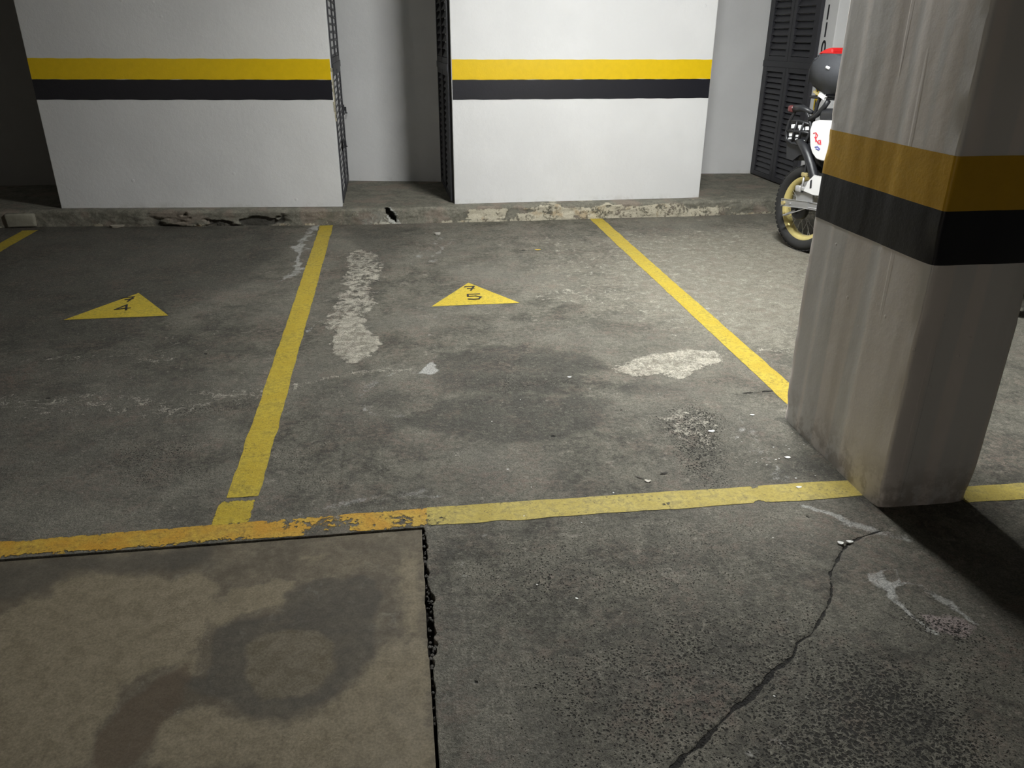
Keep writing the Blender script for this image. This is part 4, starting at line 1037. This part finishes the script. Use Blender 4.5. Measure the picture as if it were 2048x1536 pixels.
# front half, mostly hidden by the pillar
def tank(bm):
    add_slab(bm, [(-.80, 0, .90), (-.80, 0, 1.02), (-.90, 0, 1.10), (-1.08, 0, 1.10), (-1.16, 0, 1.0), (-1.18, 0, .86), (-.98, 0, .80)], (0, 1, 0), .26)
    bmesh.ops.bevel(bm, geom=list(bm.edges), offset=.04, segments=3, affect='EDGES')
part('fuel_tank', tank, M_white_plastic, True, 'white fuel tank')
part('engine', lambda bm: (add_box(bm, (-.72, 0, .42), (.32, .22, .22), None, .04), add_box(bm, (-.80, 0, .62), (.17, .18, .24), Matrix.Rotation(.25, 3, 'Y'), .02)), M_galv, True, 'grey engine')
for s in (1, -1):
    part('fork_leg', lambda bm: add_tube(bm, [(-1.10, s*.095, 1.05), (-1.22, s*.095, .72), (-1.35, s*.085, .345)], [.022, .028, .026], 12), M_galv, True)
part('handlebar', lambda bm: add_tube(bm, [(-.96, .38, 1.16), (-1.02, .22, 1.17), (-1.08, .07, 1.10), (-1.08, -.07, 1.10), (-1.02, -.22, 1.17), (-.96, -.38, 1.16)], .012, 10), M_blackplastic, True)
part('frame', lambda bm: (add_tube(bm, [(-1.10, 0, .98), (-1.05, 0, .6), (-.92, 0, .30), (-.60, 0, .27), (-.52, 0, .42), (-.50, 0, .82)], .02, 10), add_tube(bm, [(-1.08, 0, .92), (-.55, 0, .82), (-.20, .06, .88), (.08, .06, .93)], .018, 10)), M_blackplastic, True)
part('front_fender', lambda bm: add_tube(bm, [(-1.05, 0, .78), (-1.25, 0, .84), (-1.45, 0, .83), (-1.62, 0, .76)], [.03, .06, .06, .02], 12), M_white_plastic, True)
part('headlight', lambda bm: (add_box(bm, (-1.27, 0, .98), (.10, .19, .20), None, .035),), M_white_plastic, True)
part('side_stand', lambda bm: add_tube(bm, [(-.62, -.12, .28), (-.58, -.26, .01)], .011, 8), M_blackplastic, True)
for s in (1, -1):
    part('footpeg', lambda bm: add_tube(bm, [(-.52, s*.10, .34), (-.52, s*.22, .34)], .012, 8), M_blackplastic)

# ------------------------------------------------------------------ litter
def fz(x, y): return float(field_height(np.array([x]), np.array([y]))[0])
def flake(name, x, y, s, m, label, cat, group=None, rz=0, shape=1.6, curl=.2, th=.12):
    bm = bmesh.new(); r = random.Random(int(x*1000)+int(y*77))
    n = 9; top = []; bot = []
    for k in range(n):
        a = 2*math.pi*k/n; q = s*(.75+.4*r.random())
        px, py = q*shape*math.cos(a), q*math.sin(a); h = curl*s*((px/s/shape)**2)
        top.append(bm.verts.new((px, py, h+s*th))); bot.append(bm.verts.new((px*.92, py*.92, h)))
    ct = bm.verts.new((0, 0, s*th*1.5)); 
    for k in range(n):
        bm.faces.new((ct, top[k], top[(k+1) % n])); bm.faces.new((top[k], bot[k], bot[(k+1) % n], top[(k+1) % n]))
    bm.faces.new(bot[::-1])
    o = bm_obj(name, bm, m); o.location = (x, y, fz(x, y)+.0015); o.rotation_euler = (0, 0, rz)
    tag(o, label, cat, group)
flake('dry_leaf', .925, 2.432, .007, M_leaf, 'small dark curled leaf in front of the pitted patch, nearer the pillar', 'leaf', rz=.1, shape=2.4, curl=.5)
flake('dry_leaf', .846, 2.383, .008, M_leaf_pale, 'small pale torn leaf just behind the yellow front line', 'leaf', rz=-.3, shape=1.5, curl=.6)
flake('twig', .822, 2.412, .0035, M_leaf, 'thin dark twig touching the pale torn leaf', 'twig', rz=-.7, shape=5)
flake('paint_chip', 1.352, 1.925, .008, M_chip, 'rounded white chip in front of the pillar, left of a pair', 'chip', rz=-.6, shape=1.2, th=.5)
flake('paint_chip', 1.386, 1.927, .007, M_chip, 'long white chip in front of the pillar, right of a pair', 'chip', rz=-.1, shape=1.8, th=.5)
flake('yellow_scrap', 1.017, 5.811, .016, M_yellowbit, 'tiny yellow scrap on the floor between the triangle 75 and the kerb', 'scrap')
flake('paint_chip', 1.441, 2.483, .009, M_chip, 'white chip on dark floor beside the pillar base', 'chip', shape=1.4)
flake('paint_chip', 1.382, 2.270, .007, M_chip, 'white chip lying on the yellow line near the pillar', 'chip', shape=1.6)
flake('paint_chip', 1.227, 2.733, .009, M_chip, 'pale chip on the pitted cream patch', 'chip', shape=1.8)
flake('paint_chip', .445, 1.777, .0035, M_chip, 'tiny white chip alone on the rough foreground concrete', 'chip', rz=-.7)
flake('paint_chip', .757, 3.367, .007, M_chip, 'tiny white chip on the dark damp stain', 'chip')
flake('paint_chip', 1.460, 2.858, .007, M_chip, 'tiny white chip level with the back of the pillar', 'chip', shape=1.6)
flake('concrete_crumb', .279, 6.404, .022, M_stone, 'pale concrete crumb near the kerb, right of the broken drain slot', 'crumb', th=.6, shape=1.4)
flake('concrete_crumb', -2.42, 7.02, .030, simple('dull_crumb', (.32, .29, .23), .9), 'broken concrete crumb lying against the kerb below the left wall', 'crumb', th=.5, shape=2.0)
r_ = random.Random(12)
for k in range(26):
    x = r_.uniform(1.30, 1.56) if k < 14 else r_.uniform(.3, 1.4); y = r_.uniform(2.32, 2.7) if k < 14 else r_.uniform(1.3, 3.3)
    flake('white_speck', x, y, r_.uniform(.0016, .0032), M_chip, 'tiny white paint speck scattered on the concrete floor', 'speck', 'white paint specks on the floor', rz=r_.random()*3)
